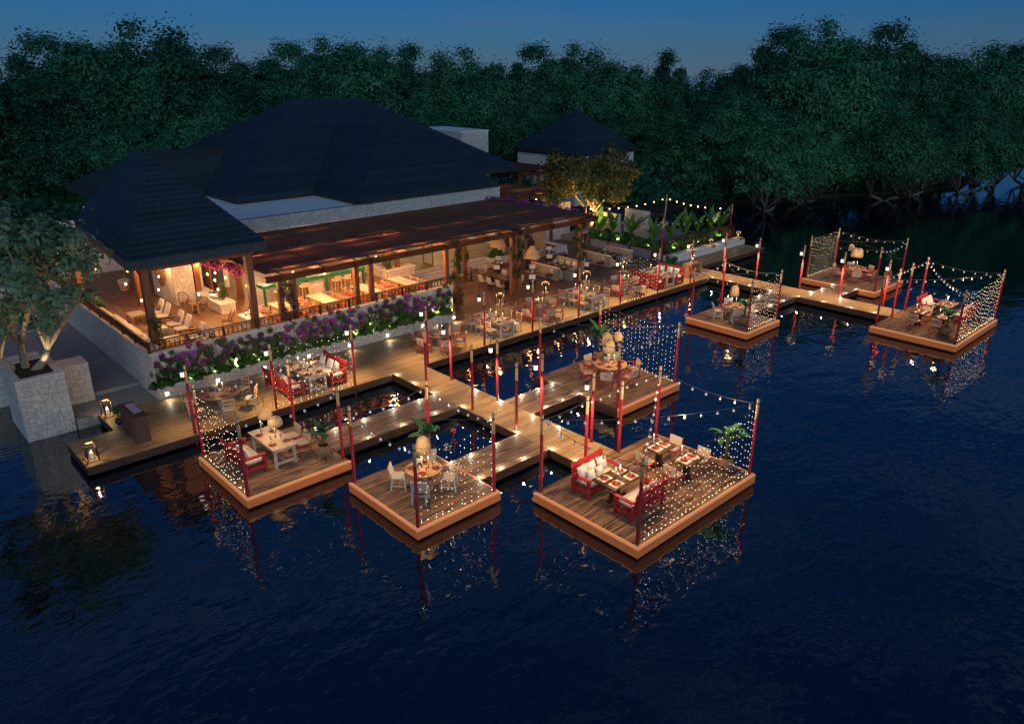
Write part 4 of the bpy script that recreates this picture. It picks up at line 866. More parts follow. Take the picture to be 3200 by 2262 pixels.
def chair_ladder():
    t = thing('ladder_chair', 'light ladder-back chair with turquoise feet', 'chair')
    for i in (-1, 1):
        for y, h in ((.2, .47), (-.2, 1.0)):
            y2 = y - (.07 if h > .9 else 0); k = obj('leg', MB().tube([(i * .21, y, .2), (i * .21, y, .46), (i * .21, y2, h)], .02, 6), 'lightwood', t); obj('painted_foot', MB().tube([(i * .21, y, 0), (i * .21, y, .2)], .0205, 6), 'blue', k)
        obj('rung', MB().tube([(i * .21, -.2, .30), (i * .21, .2, .30)], .012, 5), 'lightwood', t); obj('painted_rung', MB().tube([(i * .21, -.2, .16), (i * .21, .2, .16)], .012, 5), 'blue', t)
    for y in (-.2, .2): obj('painted_rung', MB().tube([(-.21, y, .14), (.21, y, .14)], .012, 5), 'blue', t)
    obj('rung', MB().tube([(-.21, .2, .28), (.21, .2, .28)], .012, 5), 'lightwood', t)
    obj('seat', MB().blob(0, 0, .46, .45, .43, .05, p=.25), 'linen', t)
    for z, hh in ((.60, .06), (.76, .06), (.92, .09)): obj('back_slat', MB().cb(0, -.2 - .07 * (z - .46) / .54, z, .40, .02, hh), 'lightwood', t)
    return Proto(t)
def bench_red(L=2.05):
    t = thing('garden_bench', 'red painted wooden bench with cream cushions', 'bench')      # sits along x, faces +y
    for i in (-1, 1):
        x = i * L / 2
        obj('leg', MB().cb(x, .33, .32, .09, .10, .64), 'redwood', t); obj('leg', MB().bar((x, -.33, 0), (x, -.36, .52), .09, .11), 'redwood', t)
        obj('armrest', MB().bar((x, -.36, .645), (x, .40, .665), .13, .045), 'redwood', t); obj('side_rail', MB().bar((x, -.33, .24), (x, .33, .24), .06, .12), 'redwood', t)
    obj('front_rail', MB().cb(0, .33, .26, L - .09, .05, .15), 'redwood', t); obj('rear_rail', MB().cb(0, -.34, .26, L - .09, .05, .15), 'redwood', t)
    for i in range(4): obj('seat_slat', MB().cb(0, -.24 + .16 * i, .345, L - .1, .14, .025), 'redwood', t)
    for z, y in ((.50, -.37), (.70, -.42), (.90, -.47)): k = obj('back_board', MB().cb(0, 0, 0, L + .02, .03, .17), 'redwood', t, (0, y, z)); k.rotation_euler = (R(14), 0, 0)
    for x in (-L / 2 + .1, 0, L / 2 - .1): obj('back_post', MB().bar((x, -.35, .40), (x, -.52, 1.0), .07, .04), 'redwood', t)
    obj('seat_cushion', MB().blob(0, .0, .43, L - .14, .66, .14, n=10, p=.22), 'cushion', t); return Proto(t)
def pillow(loc, rz, tilt, label, m='pillow', s=.46, group='pillows on the benches'):
    return tag(_pil(loc, rz, tilt, m, s), label, 'pillow', group)
PM = {}
def _pil(loc, rz, tilt, m, s):
    k = (m, s)
    if k not in PM:
        b = MB(); n = 8; vs = []; fs = []
        for sd in (1, -1):
            for i in range(n + 1):
                for j in range(n + 1):
                    u, v = i / n * 2 - 1, j / n * 2 - 1; th = (1 - u * u) ** .6 * (1 - v * v) ** .6 * .10; pin = 1 - .10 * (1 - abs(u)) * 0 - .07 * (1 - u * u) * abs(v) ** 4; pin2 = 1 - .07 * (1 - v * v) * abs(u) ** 4
                    vs.append((u * s / 2 * pin2, sd * th * s / .46, v * s / 2 * pin))
        N = (n + 1) ** 2
        for sd in range(2):
            for i in range(n):
                for j in range(n): a = sd * N + i * (n + 1) + j; fs.append((a, a + 1, a + n + 2, a + n + 1))
        PM[k] = b.add(vs, fs, True).mesh('pillow', M[m])
    o = bpy.data.objects.new('pillow', PM[k]); COL.objects.link(o); o.location = loc; o.rotation_euler = (tilt, 0, rz); return o
def table_round(r, top, base='stonebase'):
    t = thing('round_table', 'round pedestal table', 'table')
    obj('table_top', MB().lathe([(r * .97, .705), (r, .715), (r, .742), (r * .985, .75)], 36), top, t); obj('pedestal', MB().lathe([(.14, .06), (.11, .3), (.13, .705)], 14), base, t); obj('foot', MB().lathe([(r * .5, 0), (r * .5, .05), (r * .42, .07)], 24), base, t); return Proto(t)
def table_farm(L, wd, top, leg, boards=6):     # long side along y
    t = thing('farm_table', 'long boarded table', 'table')
    for i in range(boards): w = wd / boards; obj('top_board', MB().cb(0, 0, 0, w - .006, L, .045), top, t, (-wd / 2 + (i + .5) * w, 0, .737))
    for i in (-1, 1): obj('apron', MB().cb(i * (wd / 2 - .09), 0, .655, .03, L - .24, .11), leg, t); obj('apron', MB().cb(0, i * (L / 2 - .13), .655, wd - .2, .03, .11), leg, t)
    for i in (-1, 1):
        for j in (-1, 1): obj('leg', MB().cb(i * (wd / 2 - .1), j * (L / 2 - .14), .355, .09, .09, .71), leg, t)
    for j in (-1, 1): obj('stretcher', MB().cb(0, j * (L / 2 - .14), .16, wd - .29, .07, .09), leg, t)
    obj('stretcher', MB().cb(0, 0, .16, .08, L - .35, .07), leg, t); return Proto(t)
def table_dark(lx, ly):
    t = thing('pedestal_table', 'dark boarded pedestal table', 'table'); n = max(3, round(ly / .16))
    for i in range(n): w = ly / n; obj('top_board', MB().cb(0, 0, 0, lx, w - .008, .05), 'darktable', t, (0, -ly / 2 + (i + .5) * w, .735))
    obj('pedestal', MB().cb(0, 0, .36, .16, .16, .70), 'blackmetal', t); obj('foot', MB().cb(0, 0, .02, lx * .6, .10, .04).cb(0, 0, .045, .10, ly * .6, .03), 'blackmetal', t); return Proto(t)
RED = chair_red(True); REDS = chair_red(False); WHT = chair_white(); LAD = chair_ladder(); BEN = bench_red(); BEN15 = bench_red(1.55)
# tableware
pt = thing('plate', 'dark plate on terracotta charger', 'plate'); obj('charger', MB().lathe([(.10, 0), (.155, .008), (.16, .014), (.10, .012)], 20), 'charger', pt); obj('plate', MB().lathe([(.07, .012), (.112, .022), (.116, .027), (.06, .020)], 18), 'darkplate', pt); obj('napkin', MB().bar((-.10, -.03, .032), (.10, .03, .034), .045, .012), 'napkin', pt); PLT = Proto(pt)
wp = thing('plate', 'small white plate', 'plate'); obj('rim', MB().lathe([(.06, 0), (.115, .012), (.12, .018), (.05, .010)], 16), 'whiteplate', wp); WPL = Proto(wp)
pmm = MB().cb(0, 0, .003, .44, .33, .006).mesh('placemat', M['placemat'])
gl = thing('wine_glass', 'clear wine glass', 'glass'); obj('bowl', MB().lathe([(.008, .085), (.034, .11), (.038, .15), (.03, .19)], 10), 'glass', gl); obj('foot', MB().lathe([(.034, 0), (.034, .004), (.006, .01), (.005, .088)], 10), 'glass', gl); GLS = Proto(gl)
cs = thing('candlestick', 'lit white candle in a thin holder', 'candle'); obj('holder', MB().lathe([(.045, 0), (.04, .012), (.012, .03), (.012, .12), (.022, .13)], 10), 'blackmetal', cs); k = obj('candle', MB().lathe([(.012, .13), (.011, .34)], 8), 'wax', cs); obj('flame', MB().lathe([(0, .345), (.009, .365), (0, .41)], 6), 'flame', k); CST = Proto(cs)
vs = thing('flower_vase', 'small vase of white flowers', 'vase'); obj('vase', MB().lathe([(.03, 0), (.05, .04), (.045, .10), (.025, .14), (.03, .16)], 12), 'glass', vs)
g = np.random.default_rng(3); pts = g.normal(0, .055, (90, 3)) * [1, 1, .7] + [0, 0, .24]; _link(bpy.data.objects.new('petals', leafmesh('petals', leaves(pts, g.normal(0, 1, (90, 3)), .05, .8, 4), 'petal')), vs)
pts = g.normal(0, .05, (30, 3)) + [0, 0, .19]; _link(bpy.data.objects.new('leaves', leafmesh('leaves', leaves(pts, g.normal(0, 1, (30, 3)), .07, .5, 5), 'leaf_shrub')), vs); VAS = Proto(vs)

def where(dx, dy):
    a = math.degrees(math.atan2(dy, dx)) % 360
    return ['far side', 'shore-far side', 'shore side', 'shore-desk side', 'desk side', 'lake-desk side', 'lake side', 'lake-far side'][int((a + 22.5) // 45) % 8]
LITE = {}
def glow(x, y, z, p=3.0): lamp((x, y, z), p, (1, .66, .33), .05, 'candle_light')
def dress(cx, cy, z, spots, desc, mats=False, candles=((0, .1), (.14, -.08)), vase=True, white=False, glow_p=3.0):
    """plates and glasses at spots (dx, dy, angle); candles and flowers near the middle"""
    mx_ = max([abs(q[0]) for q in spots] + [.01]); my_ = max([abs(q[1]) for q in spots] + [.01]); m_ = max(mx_, my_); mx_ = max(mx_, m_ * .3); my_ = max(my_, m_ * .3)
    for dx, dy, a in spots:
        zz = z; wh = where(dx / mx_, dy / my_)
        if mats:
            o = bpy.data.objects.new('placemat', pmm); COL.objects.link(o); o.location = (cx + dx, cy + dy, z); o.rotation_euler = (0, 0, a)
            tag(o, 'cream woven placemat on the ' + wh + ' of ' + desc, 'placemat', 'placemats'); zz += .007
        (WPL if white else PLT).put((cx + dx, cy + dy, zz), a, ('white plate' if white else 'dark plate on charger') + ', ' + wh + ' of ' + desc, 'plates')
        if not white: GLS.put((cx + dx * .72 + .13 * math.cos(a), cy + dy * .72 + .13 * math.sin(a), z), 0, 'wine glass by the plate, ' + wh + ' of ' + desc, 'wine glasses')
    for i, (dx, dy) in enumerate(sorted(candles, key=lambda q: -q[1])):
        CST.put((cx + dx, cy + dy, z), 0, 'lit candle, ' + ORD[i] + ' from the shore end on ' + desc, 'table candles')
    if vase: VAS.put((cx - .08, cy + .16, z), rnd.uniform(0, 6), 'small vase of white flowers on ' + desc, 'flower vases')
    if glow_p: glow(cx, cy, z + .48, glow_p)
def ring(n, r, ph): return [(r * math.cos(ph + i * 2 * math.pi / n), r * math.sin(ph + i * 2 * math.pi / n)) for i in range(n)]
def round_set(proto, x, y, r, n, ph, ch, cr, cdesc, tdesc, tlabel, gp=3.0):
    proto.put((x, y, 0), 0, tlabel, 'round dining tables')
    for dx, dy in ring(n, cr, ph): ch.put((x + dx, y + dy, 0), math.atan2(-dy, -dx) - math.pi / 2 + rnd.uniform(-.08, .08), cdesc + ' on the ' + where(dx, dy) + ' of ' + tdesc, 'chairs at the round tables')
    dress(x, y, .75, [(dx, dy, math.atan2(dy, dx) + math.pi / 2) for dx, dy in ring(n, r * .66, ph)], tdesc, glow_p=gp)
RB = table_round(.82, 'greytop'); RM = table_round(.70, 'greytop'); RBL = table_round(.74, 'roundtop'); RS = table_round(.6, 'roundtop')
LC = 'turquoise-footed ladder chair'; RC = 'red-framed woven armchair'; WC = 'white wooden chair'
round_set(RB, 10.45, 28.75, .82, 6, .38, LAD, 1.22, LC, 'the round table near the host desk', 'big round brown table nearest the host desk on the deck')
round_set(RM, 21.5, 28.52, .7, 6, .2, RED, 1.08, RC, 'the round table by the planter end', 'round brown table beside the end of the flower planter')
round_set(RM, 28.6, 28.58, .7, 6, .2, RED, 1.06, RC, 'the round table between the two long tables', 'round brown table between the two long ladder-chair tables')
round_set(RM, 36.0, 28.48, .7, 6, .2, RED, 1.06, RC, 'the round table before the far red benches', 'round brown table between a long table and the far red benches')
round_set(RBL, 24.55, 20.02, .74, 6, .55, RED, 1.08, RC, 'the middle raft table', 'round blond table on the middle raft', 2)
round_set(RBL, 49.85, 20.45, .74, 6, .55, RED, 1.08, RC, 'the far raft table', 'round blond table on the far raft with the dense curtain', 2)
round_set(RS, 12.76, 18.02, .6, 4, R(-45), WHT, .82, WC, 'the near white-chair raft table', 'round blond table on the near raft with white chairs', 2)
round_set(RS, 36.42, 21.2, .6, 4, R(-45), WHT, .82, WC, 'the distant white-chair raft table', 'round blond table on the distant raft with white chairs', 2)
# two long tables with ladder chairs
FT = table_farm(2.4, 1.02, 'farm', 'bluewash')
for x, y, d in [(25.15, 28.55, 'the first long deck table'), (32.25, 28.55, 'the second long deck table')]:
    FT.put((x, y, 0), 0, 'long whitewashed table with blue-grey legs, ' + d.replace('the ', '') + ' from the planter', 'long tables')
    for i, dy in enumerate((-.78, 0, .78)):
        for s in (-1, 1): LAD.put((x + s * .86, y + dy, 0), R(90) * s + rnd.uniform(-.06, .06), LC + ', ' + ('lake end', 'middle', 'shore end')[i] + ' of the ' + ('far' if s > 0 else 'desk') + ' side of ' + d, 'chairs at the long tables')
    dress(x, y, .76, [(s * .32, dy, R(90)) for dy in (-.78, 0, .78) for s in (-1, 1)], d, candles=((0, .7), (.05, .28), (-.05, -.25), (.02, -.7)), glow_p=0)
    glow(x, y + .45, 1.3, 3); glow(x, y - .45, 1.3, 3)
# bench tables on the deck and on rafts
FT2 = table_farm(2.35, .92, 'farm', 'farmleg', 5)
for x, y, d in [(14.27, 28.7, 'the deck-curtain bench table'), (39.3, 28.55, 'the sideboard bench table')]:
    FT2.put((x, y, 0), 0, 'whitewashed farm table between two red benches, ' + d.replace('the ', ''), 'farm tables')
    for s in (-1, 1):
        BEN.put((x + s * 1.02, y + .0, 0), R(90) * s, 'red bench on the ' + ('far' if s > 0 else 'desk') + ' side of ' + d, 'red benches')
        for i, dy in enumerate((-.62, -.1, .55) if s > 0 else (-.5,)): pillow((x + s * 1.18, y + dy, .70), R(90) * s + rnd.uniform(-.15, .15), R(18), 'white pillow, ' + ('lake end', 'middle', 'shore end')[i] + ' of the ' + ('far' if s > 0 else 'host-desk') + ' red bench at ' + d)
    dress(x, y, .76, [(s * .26, dy, R(90)) for dy in (-.75, 0, .75) for s in (-1, 1)], d, candles=((0, .55), (.05, .1), (-.05, -.35)), glow_p=0); glow(x, y + .4, 1.3, 3); glow(x, y - .4, 1.3, 3)
# raft with the single red bench
FT3 = table_farm(2.0, .90, 'farm', 'farmleg', 5); FT3.put((10.13, 23.43, 0), 0, 'whitewashed farm table on the raft with the single red bench', 'farm tables')
BEN15.put((9.1, 23.45, 0), R(-90), 'red bench on the raft with the fairy curtain beside it', 'red benches')
for i, dy in enumerate((-.4, -.05)): pillow((8.95, 23.45 + dy, .70), R(-90) + i * .2, R(20), ('white pillow, lake end of ', 'white pillow, middle of ')[i] + 'the single red bench', s=.46)
for y, t in [(23.0, 'lake'), (23.72, 'shore')]: REDS.put((11.0, y, 0), R(90), 'armless red-legged woven chair at the single red bench raft, ' + t + ' side', 'armless red chairs')
dress(10.13, 23.43, .76, [(s * .26, dy, R(90)) for dy in (-.55, .45) for s in (-1, 1)], 'the single red bench raft table', candles=((-.05, .75), (.12, 0)), vase=False, glow_p=1.5)
# big rafts
TD = table_dark(1.45, .95); TS = table_dark(.92, .72)
for k, ox, oy, d in [('P3', 16.95, 13.29, 'big near raft'), ('P8', 45.4, 13.22, 'far big raft')]:
    TD.put((ox, oy, 0), 0, 'dark boarded table between two red benches on the ' + d, 'dark tables')
    for s in (-1, 1):
        BEN15.put((ox + .02, oy + s * .88, 0), R(90) + R(90) * s, 'red bench on the ' + ('shore' if s > 0 else 'lake') + ' side of the dark table on the ' + d, 'red benches')
        for i, (dx, dz) in enumerate([(-.52, .72), (-.1, .72), (.42, .72), (-.35, .66), (.08, .64)] if s > 0 else [(-.1, .70), (.45, .70)]):
            yy = oy + s * (.88 + (.16 if i < 3 else -.06)); sz = .46 if i < 3 else .34
            pillow((ox + dx, yy, dz), R(90) + R(90) * s + rnd.uniform(-.1, .1), R(20), 'white pillow, ' + ('desk end', 'middle', 'far end', 'small one, desk end', 'small one, middle')[i] + ' of the ' + ('shore' if s > 0 else 'lake') + ' bench, ' + d, s=sz)
    dress(ox, oy, .76, [(dx, s * .24, 0 if s < 0 else R(180)) for dx in (-.36, .36) for s in (-1, 1)], 'the dark bench table, ' + d, mats=True, candles=((-.12, .0), (.14, .03)), vase=False, glow_p=4)
    bx = ox + 2.72 if k == 'P3' else ox - 2.66
    for j, (yy, t) in enumerate([(oy + .40, 'shore-side'), (oy - .78, 'lake-side')]):
        xx = bx + (-.02 if j else .0); TS.put((xx, yy, 0), 0, 'small dark table for two, ' + t + ' one on the ' + d, 'small dark tables')
        for s in (-1, 1): REDS.put((xx + s * .72, yy, 0), R(90) * s, 'armless red-legged chair on the ' + ('far' if s > 0 else 'desk') + ' side of the ' + t + ' small table, ' + d, 'armless red chairs')
        dress(xx, yy, .76, [(s * .22, 0, R(90)) for s in (-1, 1)], 'the ' + t + ' small table, ' + d, mats=True, candles=((-.02, .24),), vase=False, glow_p=2.5)

# host desk, sideboard
o = thing('host_desk', 'dark reed-clad host desk with a patterned runner', 'desk', (7.1, 28.55, 0)); obj('body', MB().cb(0, 0, .51, .50, 1.65, 1.02), 'deskwood', o); obj('top', MB().cb(0, 0, 1.04, .56, 1.72, .04), 'deskwood', o)
tag(obj('table_runner', MB().cb(7.18, 28.72, 1.068, .30, 1.0, .012).cb(7.18, 28.2, .98, .30, .012, .18), 'runner'), 'patterned cloth runner lying on the host desk', 'runner')
o = thing('sideboard', 'oak sideboard with open shelf at the start of the far walkway', 'sideboard', (42.65, 28.2, 0)); obj('side_panel', MB().cb(-.72, 0, .43, .06, .5, .86), 'sideboard', o); obj('side_panel', MB().cb(.72, 0, .43, .06, .5, .86), 'sideboard', o); obj('top', MB().cb(0, 0, .87, 1.52, .54, .04), 'sideboard', o)
for z in (.1, .45): obj('shelf', MB().cb(0, 0, z, 1.38, .48, .03), 'sideboard', o)
obj('rear_panel', MB().cb(0, .24, .45, 1.38, .02, .7), 'sideboard', o); obj('door', MB().cb(-.4, -.245, .28, .5, .02, .32), 'sideboard', o)
tag(obj('folded_cloth', MB().cb(42.25, 28.2, .90, .5, .42, .03), 'runner'), 'folded cloth on the oak sideboard', 'cloth')

# ------------------------------------------------------------------ terrace furniture
tt = thing('tiled_table', 'patterned tile-top table', 'table'); obj('table_top', MB().cb(0, 0, .745, .80, 2.15, .03), 'tiletop', tt); obj('top_frame', MB().cb(.415, 0, .74, .03, 2.21, .05).cb(-.415, 0, .74, .03, 2.21, .05).cb(0, 1.09, .74, .80, .03, .05).cb(0, -1.09, .74, .80, .03, .05), 'lightwood', tt)
for i in (-1, 1):
    for j in (-1, 1): obj('leg', MB().cb(i * .33, j * .98, .36, .05, .05, .72), 'blackmetal', tt)
TT = Proto(tt)
rc = thing('rattan_chair', 'curved rattan chair with orange seat', 'chair'); obj('seat', MB().lathe([(.2, .43), (.25, .44), (.25, .48), (.18, .5)], 14), 'orange', rc); b = MB(); n = 13
for i in range(n): a = math.pi * (1.02 + .96 * i / (n - 1)); b.tube([(.25 * math.cos(a), .25 * math.sin(a), .42), (.31 * math.cos(a), .31 * math.sin(a), .74)], .012, 4)
obj('back_spindles', b, 'rattan', rc); obj('back_hoop', MB().tube([(.31 * math.cos(math.pi * (1 + i / 12)), .31 * math.sin(math.pi * (1 + i / 12)), .74) for i in range(13)], .03, 6), 'rattan', rc)
for i in (-1, 1):
    for j in (-1, 1): obj('leg', MB().tube([(i * .24, j * .2, 0), (i * .2, j * .17, .43)], .014, 5), 'lightwood', rc)
RAT = Proto(rc)
for i, x in enumerate([16.55, 18.72, 21.42, 23.85]):
    y = 34.75; d = 'tiled table ' + ORD[i] + ' from the pavilion'; TT.put((x, y, ZF), 0, 'pale patterned tile-top table on the bar terrace, ' + d, 'tiled tables')
    for j, dy in enumerate((-.7, 0, .7)):
        for s in (-1, 1): RAT.put((x + s * .68, y + dy, ZF), R(90) * s, 'curved rattan chair, ' + ('lake end', 'middle', 'shore end')[j] + ', ' + ('far' if s > 0 else 'desk') + ' side of ' + d, 'rattan chairs')
# green bar and stools
o = thing('green_bar', 'bar counter framed in glossy green tile', 'bar', (0, 0, ZF))
for x in (17.0, 19.55, 20.76, 23.2): obj('frame_post', MB().cb(x, 37.95, .5, .11, .11, 1.0), 'green', o)
obj('counter_top', MB().box(16.9, 19.6, 37.85, 38.7, .93, 1.1), 'green', o); obj('counter_top', MB().box(20.7, 23.3, 37.85, 38.7, .93, 1.1), 'green', o); obj('front_beam', MB().box(19.601, 20.699, 37.85, 38.05, .93, 1.1), 'green', o)
obj('counter_top', MB().box(19.601, 20.699, 38.051, 38.9, 1.03, 1.1), 'plaster', o)
k = obj('counter_front', MB().box(19.65, 20.65, 38.08, 38.4, 0, 1.0), 'mortar', o); clad(k, (19.65, 38.08, 0), *FX, 1.0, 1.0, .26)
st = thing('bar_stool', 'light wooden bar stool with cream seat', 'stool'); obj('seat', MB().blob(0, 0, .77, .42, .40, .08, p=.3), 'cushion', st); obj('low_backrest', MB().cb(0, -.2, .93, .42, .03, .16), 'rattan', st)
for i in (-1, 1):
    for j in (-1, 1): obj('leg', MB().bar((i * .2, j * .2, 0), (i * .18, j * .18, .75 if j > 0 else .98), .035, .035), 'lightwood', st)
    obj('foot_rail', MB().bar((i * .19, -.19, .28), (i * .19, .19, .28), .022, .022), 'lightwood', st)
STO = Proto(st)
for i, x in enumerate([17.6, 18.35, 19.1, 21.15, 21.8, 22.5]): STO.put((x, 37.55, ZF), R(rnd.uniform(-8, 8)), ORD[i] + ' cream-seated bar stool along the green bar from the pavilion', 'bar stools')
# lounge
lc = thing('lounge_chair', 'low cream quilted lounge chair', 'chair'); k = obj('seat_cushion', MB().blob(0, .05, .34, .58, .62, .10, p=.3), 'cushion', lc); k = obj('back_cushion', MB().blob(0, 0, 0, .56, .09, .66, p=.3), 'cushion', lc, (0, -.33, .64)); k.rotation_euler = (R(22), 0, 0)
for i in (-1, 1): obj('frame_rail', MB().bar((i * .27, .3, .30), (i * .27, -.62, .20), .03, .05), 'blackmetal', lc); obj('leg', MB().bar((i * .25, .26, 0), (i * .25, .22, .30), .03, .04), 'blackmetal', lc); obj('leg', MB().bar((i * .25, -.5, 0), (i * .25, -.3, .26), .03, .04), 'blackmetal', lc)
LCH = Proto(lc)
for i, y in enumerate([33.55, 34.45, 36.15, 37.1, 38.85, 39.75]):
    LCH.put((11.85, y, ZF), R(90), ORD[i] + ' low cream lounge chair in the pavilion row counting from the front railing', 'lounge chairs')
    if i % 2: pillow((12.0, y, ZF + .55), R(90), R(24), 'mauve pillow on the ' + ORD[i] + ' lounge chair', 'brownpillow', .36, 'mauve lounge pillows')
o = thing('sofa', 'long cream sofa along the terrace side railing', 'sofa', (0, 0, ZF)); obj('sofa_base', MB().box(9.2, 10.15, 32.3, 40.4, .08, .30), 'linen', o); obj('backrest', MB().box(9.16, 9.34, 32.3, 40.4, .30, .98), 'cushion', o)
for i in range(4): obj('seat_cushion', MB().blob(9.75, 33.3 + i * 2.02, .38, .82, 2.0, .2, n=10, p=.25), 'cushion', o); obj('back_cushion', MB().blob(9.44, 33.3 + i * 2.02, .72, .24, 1.96, .56, n=10, p=.3), 'cushion', o)
for y, m, t in [(32.75, 'redpillow', 'red pillow at the front end of the long sofa'), (35.3, 'redpillow', 'red pillow in the middle of the long sofa'), (34.85, 'brownpillow', 'mauve pillow in the middle of the long sofa'), (36.2, 'greenpillow', 'patterned pillow beside the red one on the long sofa'), (37.0, 'pillow', 'white pillow on the long sofa'), (38.3, 'redpillow', 'red pillow towards the rear of the long sofa'), (39.3, 'greenpillow', 'green pillow at the rear end of the long sofa')]: pillow((9.66, y, ZF + .68), R(-90), R(20), t, m, .46, 'sofa pillows')
ct = thing('coffee_table', 'low tile-top coffee table', 'table'); obj('table_top', MB().cb(0, 0, .40, .7, .85, .03), 'tiletop', ct); obj('top_frame', MB().cb(.365, 0, .39, .03, .91, .05).cb(-.365, 0, .39, .03, .91, .05).cb(0, .44, .39, .7, .03, .05).cb(0, -.44, .39, .7, .03, .05), 'lightwood', ct)
for i in (-1, 1):
    for j in (-1, 1): obj('leg', MB().cb(i * .3, j * .38, .18, .05, .05, .36), 'lightwood', ct)
CT = Proto(ct)
for y, t in [(34.7, 'nearest the front railing'), (36.9, 'in the middle of the lounge'), (39.9, 'furthest from the front railing')]: CT.put((10.95, y, ZF), 0, 'low tile-top coffee table ' + t, 'coffee tables')
wk = thing('hoop_chair', 'black wicker hoop chair', 'chair'); b = MB(); n = 20
pts = [(.36 * math.cos(a), -.12 + .1 * math.sin(a) - .28 * max(0, math.sin(a)), .62 + .34 * math.sin(a)) for a in (2 * math.pi * i / n for i in range(n + 1))]
obj('hoop', MB().tube(pts, .018, 5), 'blackmetal', wk)
for i in range(9): t = -.3 + .075 * i; b.tube([(t, .22, .42), (t, -.2, .44), (t * 1.05, -.42, .62 + .3 * math.sqrt(max(0, 1 - (t / .34) ** 2)))], .008, 4)
obj('woven_shell', b, 'blackmetal', wk); obj('seat', MB().blob(0, 0, .43, .54, .5, .05), 'deskwood', wk)
for i in (-1, 1):
    obj('armrest', MB().bar((i * .36, -.15, .62), (i * .36, .22, .62), .05, .025), 'lightwood', wk)
    for j in (-1, 1): obj('leg', MB().tube([(i * .36, j * .24, 0), (i * .34, j * .2, .61)], .016, 5), 'lightwood', wk)
HC = Proto(wk)
for x, y, a, t in [(13.55, 40.0, -150, 'beside the carved disc wall'), (13.85, 38.85, 20, 'beside the long stone counter'), (13.85, 35.6, 60, 'beside the short stone counter')]: HC.put((x, y, ZF), R(a), 'black wicker hoop chair with wooden arms ' + t, 'hoop chairs')
o = thing('side_table', 'small round dark table between the hoop chairs', 'table', (13.75, 39.45, ZF)); obj('table_top', MB().lathe([(.3, .46), (.31, .48), (.3, .5)], 18), 'greytop', o); obj('pedestal', MB().lathe([(.16, 0), (.03, .03), (.03, .46)], 10), 'blackmetal', o)
o = thing('painted_pot', 'big hand-painted pottery barrel with flower pattern', 'pot', (12.4, 46.4, ZF)); o.scale = (.64, .64, .75); obj('body', MB().lathe([(.34, 0), (.38, .1), (.44, .5), (.46, .72)], 22), 'talavera', o); obj('rim', MB().lathe([(.46, .72), (.50, .75), (.50, .82), (.44, .84), (.42, .6), (.0, .58)], 22), 'petal', o)
o = thing('planter_pot', 'plain grey round pot by the lounge chairs', 'pot', (11.1, 36.05, ZF)); obj('body', MB().lathe([(.24, 0), (.29, .42), (.26, .42), (.24, .36), (0, .35)], 18), 'greypot', o); obj('soil', MB().lathe([(.24, .35), (0, .36)], 12), 'soil', o)

# ------------------------------------------------------------------ dining floor under the pergola
dr = thing('round_table', 'dark round bistro table', 'table'); obj('table_top', MB().lathe([(.47, .715), (.48, .73), (.47, .75)], 26), 'darktable', dr); obj('pedestal', MB().lathe([(.05, .03), (.04, .715)], 10), 'blackmetal', dr); obj('foot', MB().lathe([(.27, 0), (.26, .03)], 16), 'blackmetal', dr); DRT = Proto(dr)
xc = thing('cross_leg_chair', 'dark cross-legged chair with striped towel', 'chair'); obj('seat', MB().cb(0, 0, .47, .44, .42, .05), 'blackmetal', xc); k = obj('backrest', MB().cb(0, -.22, .68, .44, .03, .34), 'blackmetal', xc); obj('striped_towel', MB().cb(0, -.22, .74, .40, .05, .26).cb(0, -.22, .875, .40, .06, .02), 'stripe', xc)
for i in (-1, 1): obj('leg', MB().bar((i * .2, -.2, 0), (i * .2, .2, .45), .03, .04), 'blackmetal', xc); obj('leg', MB().bar((i * .17, .2, 0), (i * .17, -.2, .45), .03, .04), 'blackmetal', xc)
XCH = Proto(xc)
sh = thing('shell_chair', 'pale woven shell chair on thin black legs', 'chair'); k = obj('seat', MB().blob(0, .02, .45, .46, .46, .05, p=.4), 'woven', sh); k = obj('backrest', MB().blob(0, 0, 0, .44, .05, .44, p=.45), 'woven', sh, (0, -.22, .68)); k.rotation_euler = (R(12), 0, 0)
for i in (-1, 1):
    for j in (-1, 1): obj('leg', MB().tube([(i * .22, j * .22, 0), (i * .14, j * .14, .44)], .010, 5), 'blackmetal', sh)
SHC = Proto(sh)
for i, (x, y) in enumerate([(33.45, 37.49), (33.45, 34.12), (38.28, 37.34), (38.42, 34.05)]):
    d = ['the bistro table by the hall steps', 'the bistro table behind the red-chair table', 'the bistro table before the pool kerb', 'the bistro table beside the pale booth'][i]
    DRT.put((x, y, 0), 0, 'dark round bistro table, ' + d[4:], 'bistro tables')
    for dx, dy in ((.78, .8), (-.75, -.75), (.9, -.6)): XCH.put((x + dx, y + dy, 0), math.atan2(-dy, -dx) - math.pi / 2, 'cross-legged chair with striped towel, ' + where(dx, dy) + ' of ' + d, 'cross-legged chairs')
    dress(x, y, .75, [(dx, dy, 0) for dx, dy in ring(4, .3, .75)], d, white=True, candles=(), vase=False, glow_p=0)
    o = bpy.data.objects.new('folded_menu', MB().cb(0, 0, .05, .12, .02, .10).mesh('folded_menu', M['paper'])); COL.objects.link(o); o.location = (x, y, .75); tag(o, 'small white folded card standing on ' + d, 'menu')
DRT.put((31.0, 37.35, 0), 0, 'dark round bistro table beside the vine-covered columns', 'bistro tables')
for x, y in ((30.2, 37.55), (31.85, 37.2)): SHC.put((x, y, 0), math.atan2(37.35 - y, 31 - x) - math.pi / 2, 'pale woven shell chair on the ' + where(x - 31, y - 37.35) + ' of the column bistro table', 'shell chairs')
for dx in (-.22, .22): WPL.put((31 + dx, 37.35, .75), 0, 'white plate on the ' + where(dx, 0) + ' of the column bistro table', 'plates')
